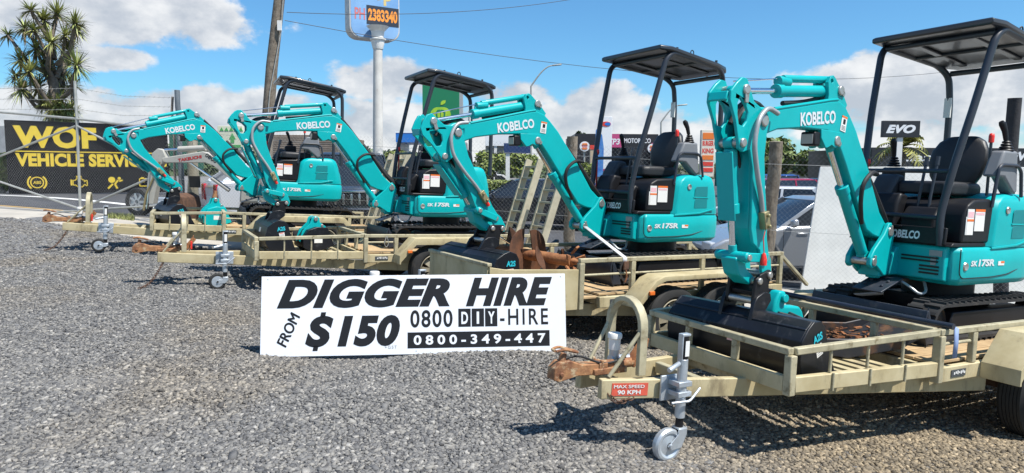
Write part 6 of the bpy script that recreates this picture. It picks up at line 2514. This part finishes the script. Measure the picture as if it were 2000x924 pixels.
def car(label, cat, c, yaw, mt, L=4.5, W=1.78, H=1.45, belt=.92, kind='sedan', group='cars parked beyond the fence', lamp=1.0):
    """x forward"""
    g = G(c[0], c[1], .014)
    root = thing('parked_car', label, cat, Matrix.Translation(g) @ Matrix.Rotation(R(yaw), 4, 'Z'), group)
    hl, r = L / 2, .32 if kind != 'suv' else .36
    fa, ra = hl - .85, -hl + .85
    nose = .62 if kind != 'suv' else .98
    tail = .95 if kind == 'sedan' else belt
    z0 = .22 if kind != 'suv' else .32

    def archp(cx):
        return [(cx + (r + .06) * math.cos(R(a)), max(z0, r + (r + .06) * math.sin(R(a)))) for a in range(200, -21, -22)][::1]
    prof = [(-hl + .04, z0 + .1)] + archp(ra) + archp(fa) + [(hl - .06, z0 + .06), (hl, .45), (hl - .03, nose), (hl - .25, nose + .10), (hl * .42, belt + .02), (-hl * .45, belt + .06), (-hl + .10, tail), (-hl, tail - .12)]
    m = MB()
    m.prism(prof, -W / 2, W / 2)
    body = m.build('body', mt, root, bevel=.055, seg=3, ang=40)
    if kind == 'sedan':
        xs_ = (hl * .46, hl * .12, -hl * .40, -hl * .74)
    elif kind == 'suv':
        xs_ = (hl * .44, hl * .24, -hl * .78, -hl * .93)
    else:
        xs_ = (hl * .52, hl * .16, -hl * .60, -hl * .92)
    wb, wt_ = W * .465, W * .375
    zb, zt = belt - .02, H - .045
    m = MB()
    m.loft([[(xs_[0], -wb, zb), (xs_[0], wb, zb), (xs_[3], wb, zb), (xs_[3], -wb, zb)], [(xs_[1], -wt_, zt), (xs_[1], wt_, zt), (xs_[2], wt_, zt), (xs_[2], -wt_, zt)]])
    gl = m.build('glasshouse', CGL, root, bevel=.03)
    m = MB()
    m.loft([[(xs_[1] + .04, -wt_ - .015, zt - .015), (xs_[1] + .04, wt_ + .015, zt - .015), (xs_[2] - .04, wt_ + .015, zt - .015), (xs_[2] - .04, -wt_ - .015, zt - .015)], [(xs_[1] - .12, -wt_ + .10, H), (xs_[1] - .12, wt_ - .10, H), (xs_[2] + .12, wt_ - .10, H), (xs_[2] + .12, -wt_ + .10, H)]])
    m.build('roof', mt, root, bevel=.02)
    for s in (-1, 1):
        for f0, f1, wd in ((xs_[0], xs_[1], .06), (xs_[3], xs_[2], .12), ((xs_[0] + xs_[3]) / 2 - .05, (xs_[1] + xs_[2]) / 2 - .03, .06)):
            q = MB()
            q.bar((f0, s * (wb + .004), zb), (f1, s * (wt_ + .006), zt), wd, .02, (0, s, .25))
            q.build('pillar', mt, root, bevel=.004)
        for k, x in ((0, fa), (1, ra)):
            car_wheel(root, x, s * (W / 2 - .10), r, s)
        q = MB()
        q.bar((xs_[0] - .18, s * (W / 2 + .02), belt + .06), (xs_[0] - .18, s * (W / 2 + .17), belt + .09), .10, .13)
        q.build('mirror', mt, root, bevel=.03)
        q = MB()
        q.box(hl - .34, hl - .015, s * (W / 2 - .32) - .16, s * (W / 2 - .32) + .26, nose - .13, nose + .04)
        q.build('headlight', LENS, root, bevel=.03)
        q = MB()
        q.box(-hl - .016, -hl + .20 * lamp, s * (W / 2 - .20) - .14, s * (W / 2 - .20) + .21, tail - .07 - .23 * lamp, tail - .07)
        q.build('tail_lamp', TAIL, root, bevel=.03)
        for x in (hl * .30, -hl * .16):
            q = MB()
            q.box(x - .10, x + .08, s * (W / 2 + .004) - .012, s * (W / 2 + .004) + .012, belt - .12, belt - .09)
            q.build('door_handle', mt, body, bevel=.005)
        for x in (hl * .44, hl * .02, -hl * .40):
            q = MB()
            q.box(x - .004, x + .004, s * W / 2 - .002, s * W / 2 + .0015, z0 + .14, belt - .04)
            q.build('door_seam', BLKT, body)
    q = MB()
    if kind == 'suv':
        q.box(hl - .05, hl + .012, -.48, .48, .70, .96)
        gr = q.build('grille', BLKT, root, bevel=.01)
        for i in range(6):
            k = MB()
            y = -.40 + i * .16
            k.box(hl + .002, hl + .03, y - .022, y + .022, .72, .94)
            k.build('grille_bar', CHROME, gr, bevel=.008)
        q = MB()
        q.box(hl - .10, hl + .10, -W / 2 + .03, W / 2 - .03, .44, .66)
        q.build('bumper', mt, root, bevel=.05)
        q = MB()
        q.box(hl - .02, hl + .03, -.52, .52, .965, 1.01)
        q.build('chrome_strip', CHROME, root, bevel=.01)
        for i in range(3):
            q = MB()
            q.box(hl + .09, hl + .106, -.6, .6, .47 + .06 * i, .50 + .06 * i)
            q.build('bumper_slot', BLKT, root)
    else:
        q.box(hl - .03, hl + .008, -.42, .42, .40, .52)
        q.build('grille', BLKT, root, bevel=.01)
    q = MB()
    q.box(-hl - .012, -hl + .01, -.26, .26, .52, .64)
    q.build('number_plate', STICK, root)
    return root


SIL = paint('silver_car_paint', (.44, .46, .49), .6)
PSIL = paint('pale_silver_car_paint', (.66, .68, .71), .3)
WHT = paint('white_car_paint', (.66, .67, .68), .1)
BLKC = paint('black_car_paint', (.018, .020, .025))
BLUC = paint('blue_car_paint', (.03, .09, .32), .4)
REDC = paint('red_car_paint', (.36, .015, .045), .3)
GRYC = paint('dark_grey_car_paint', (.05, .06, .075), .5)
LBL = paint('pale_blue_car_paint', (.34, .42, .52), .5)


def wp(px, Y):
    p = at(px, 340, Y)
    return (p.x, p.y)


car('black sedan parked side on behind the upright ramps', 'car', wp(1022, 20.5), 182, BLKC, 4.7, 1.8, 1.43)
car('bright blue hatchback behind the black sedan', 'car', wp(1085, 26), 175, BLUC, 4.1, 1.7, 1.5, kind='hatch')
car('pale blue car behind the third digger front posts', 'car', wp(1190, 23), 178, LBL, 4.4, 1.75, 1.42)
car('dark blue grey four wheel drive with a chrome grille between the first and second diggers', 'four wheel drive', wp(690, 16.2), -80, GRYC, 4.7, 1.88, 1.82, 1.08, 'suv', None)
car('silver hatchback with a big red tail lamp behind the grey excavator arm', 'car', (-5.5, 17.5), 35, PSIL, 4.2, 1.74, 1.50, 1.0, 'hatch', lamp=1.75)
car('silver sedan close behind the fence and log post at right', 'car', wp(1595, 12.4), 184, SIL, 4.5, 1.76, 1.42)
car('white hatchback behind the silver sedan, left of the log post', 'car', wp(1500, 19), 150, WHT, 4.2, 1.75, 1.46, .94, 'hatch')
car('red wagon in the car park right of the log post', 'car', wp(1556, 27), 12, REDC, 4.3, 1.78, 1.60, 1.0, 'hatch')
car('dark blue wagon in the car park left of the log post', 'car', wp(1492, 31), 95, BLUC, 4.4, 1.8, 1.75, 1.05, 'suv')
car('white sedan far back in the car park above the red wagon', 'car', wp(1556, 42), 170, WHT, 4.5, 1.8, 1.45)
car('black hatchback beside the red wagon, left of the white panel', 'car', wp(1612, 30), 100, BLKC, 4.2, 1.76, 1.6, .98, 'hatch')
car('small white sedan far back at the petrol station hedge', 'car', wp(956, 47), 180, WHT, 4.4, 1.75, 1.44)

wl = thing('loose_wheel', 'spoked alloy wheel standing on the grass verge behind the gate', 'wheel', Matrix.Translation(G(at(273, 400, 15.6).x, 15.6)) @ Matrix.Rotation(R(-12), 4, 'Z'))
car_wheel(wl, 0, 0, .32, -1)
m = MB()
m.box(.10, .62, .05, .3, .22, .42)
m.cyl((.15, -.02, .3), (.6, -.02, .28), .06, n=12)
m.build('axle_block', ZINC, wl, bevel=.03)
gr = MB()
rnd = random.Random(9)
for i in range(900):
    px = rnd.uniform(205, 262)
    p = at(px, 408, rnd.uniform(13.9, 14.8))
    p.z = float(gz(p.x, p.y))
    a = rnd.uniform(0, 6.28)
    l = rnd.uniform(.03, .11)
    d = Vector((math.cos(a) * .05, math.sin(a) * .05, l))
    s = Vector((math.sin(a), -math.cos(a), 0)) * .007
    gr.add([p - s, p + s, p + d], [(0, 1, 2)])
tag(gr.build('verge_grass', mat('dry_grass', (.22, .24, .08), .7, island=.5), flip=False), 'tuft of green grass on the verge by the gate', 'grass', kind='stuff')

# ------------------------------------------------------------------ grey excavator behind the leftmost digger
GEX = mat('dusty_grey_paint', (.40, .39, .35), .5, vary=.08, spots=((.28, .24, .19), .56, .75, 6))
Yx = 13.25
o0 = at(520, 420, Yx)
o0 = G(o0.x, Yx)
ex = thing('grey_excavator', 'old grey excavator with red lettering on its boom behind the leftmost digger', 'excavator', Matrix.Translation(o0))


def xz(pts):
    out = []
    for px, py in pts:
        p = at(px, py, Yx) - o0
        out.append((p.x, p.z))
    return out


m = MB()
m.prism(xz([(321, 309), (330, 307), (400, 296), (412, 300), (430, 313), (500, 372), (494, 382), (420, 324), (404, 318), (330, 318), (321, 316)]), -.09, .09)
boom_ = m.build('boom', GEX, ex, bevel=.012)
p = at(353, 316.5, Yx) - o0
q = at(399, 309, Yx) - o0
dv = Vector((q.x - p.x, 0, q.z - p.z)).normalized()
text('lettering', 'TAKEUCHI', basis((p.x, -.0915, p.z), dv, Vector((-dv.z, 0, dv.x))), mat('faded_red_print', (.42, .03, .03), .5), w=(q - p).length, h=.062, parent=boom_, bold=.05, shear=.1)
p = at(404, 305, Yx) - o0
q = at(426, 320, Yx) - o0
dv = Vector((q.x - p.x, 0, q.z - p.z)).normalized()
text('lettering', '0800', basis((p.x, -.0915, p.z), dv, Vector((-dv.z, 0, dv.x))), INK, w=(q - p).length * .95, h=.075, parent=boom_, bold=.02)
m = MB()
m.prism(xz([(300, 300), (312, 290), (322, 293), (325, 300), (330, 312), (318, 322), (312, 350), (304, 398), (294, 398), (297, 350), (300, 318)]), -.08, .08)
arm_ = m.build('arm', GEX, ex, bevel=.01)


def ram(pa, pb, r, name, frac=.6):
    a, b = at(*pa, Yx) - o0, at(*pb, Yx) - o0
    m = MB()
    m.cyl(a, a.lerp(b, frac), r, n=14)
    o = m.build(name, GEX, ex)
    m = MB()
    m.cyl(a.lerp(b, frac), b, r * .5, n=10)
    m.build('rod', CHROME, o)


ram((402, 289), (322, 293), .055, 'arm_ram', .66)
ram((297, 310), (288, 408), .045, 'bucket_ram', .6)
ram((448, 372), (372, 318), .04, 'boom_ram', .45)
m = MB()
m.tube(fillet([at(318, 316, Yx) - o0 - Vector((0, .12, 0)), at(306, 350, Yx) - o0 - Vector((0, .14, 0)), at(292, 380, Yx) - o0 - Vector((0, .14, 0)), at(287, 410, Yx) - o0 - Vector((0, .12, 0))], .2), .02, 8)
m.build('arm_pipe', BRASS, arm_)
m = MB()
m.prism(xz([(350, 385), (360, 376), (374, 384), (378, 402), (372, 432), (340, 432), (342, 405)]), -.35, .35)
m.build('bucket', DRUST, ex, bevel=.02)
m = MB()
m.prism(xz([(470, 395), (474, 350), (500, 330), (560, 330), (566, 400)]), -.1, 1.1)
m.build('body', GEX, ex, bevel=.04)
for yy in (0, .95):
    m = MB()
    m.prism(xz([(462, 412), (470, 402), (566, 402), (574, 412), (566, 424), (470, 424)]), yy - .02, yy + .24)
    m.build('track', RUB, ex, bevel=.03)
pl = MB()
a_ = fp(374, 366)
b_ = fp(396, 344)
pl.box(0, (b_ - a_).length * .72, -.06, -.04, 0, b_.z - a_.z)
tag(pl.build('black_plate', BLKT, None, Matrix.Translation(a_) @ Matrix.Rotation(math.atan2(fdir.y, fdir.x), 4, 'Z'), bevel=.004), 'small black plate fixed to the fence beside the pale log post', 'plate')
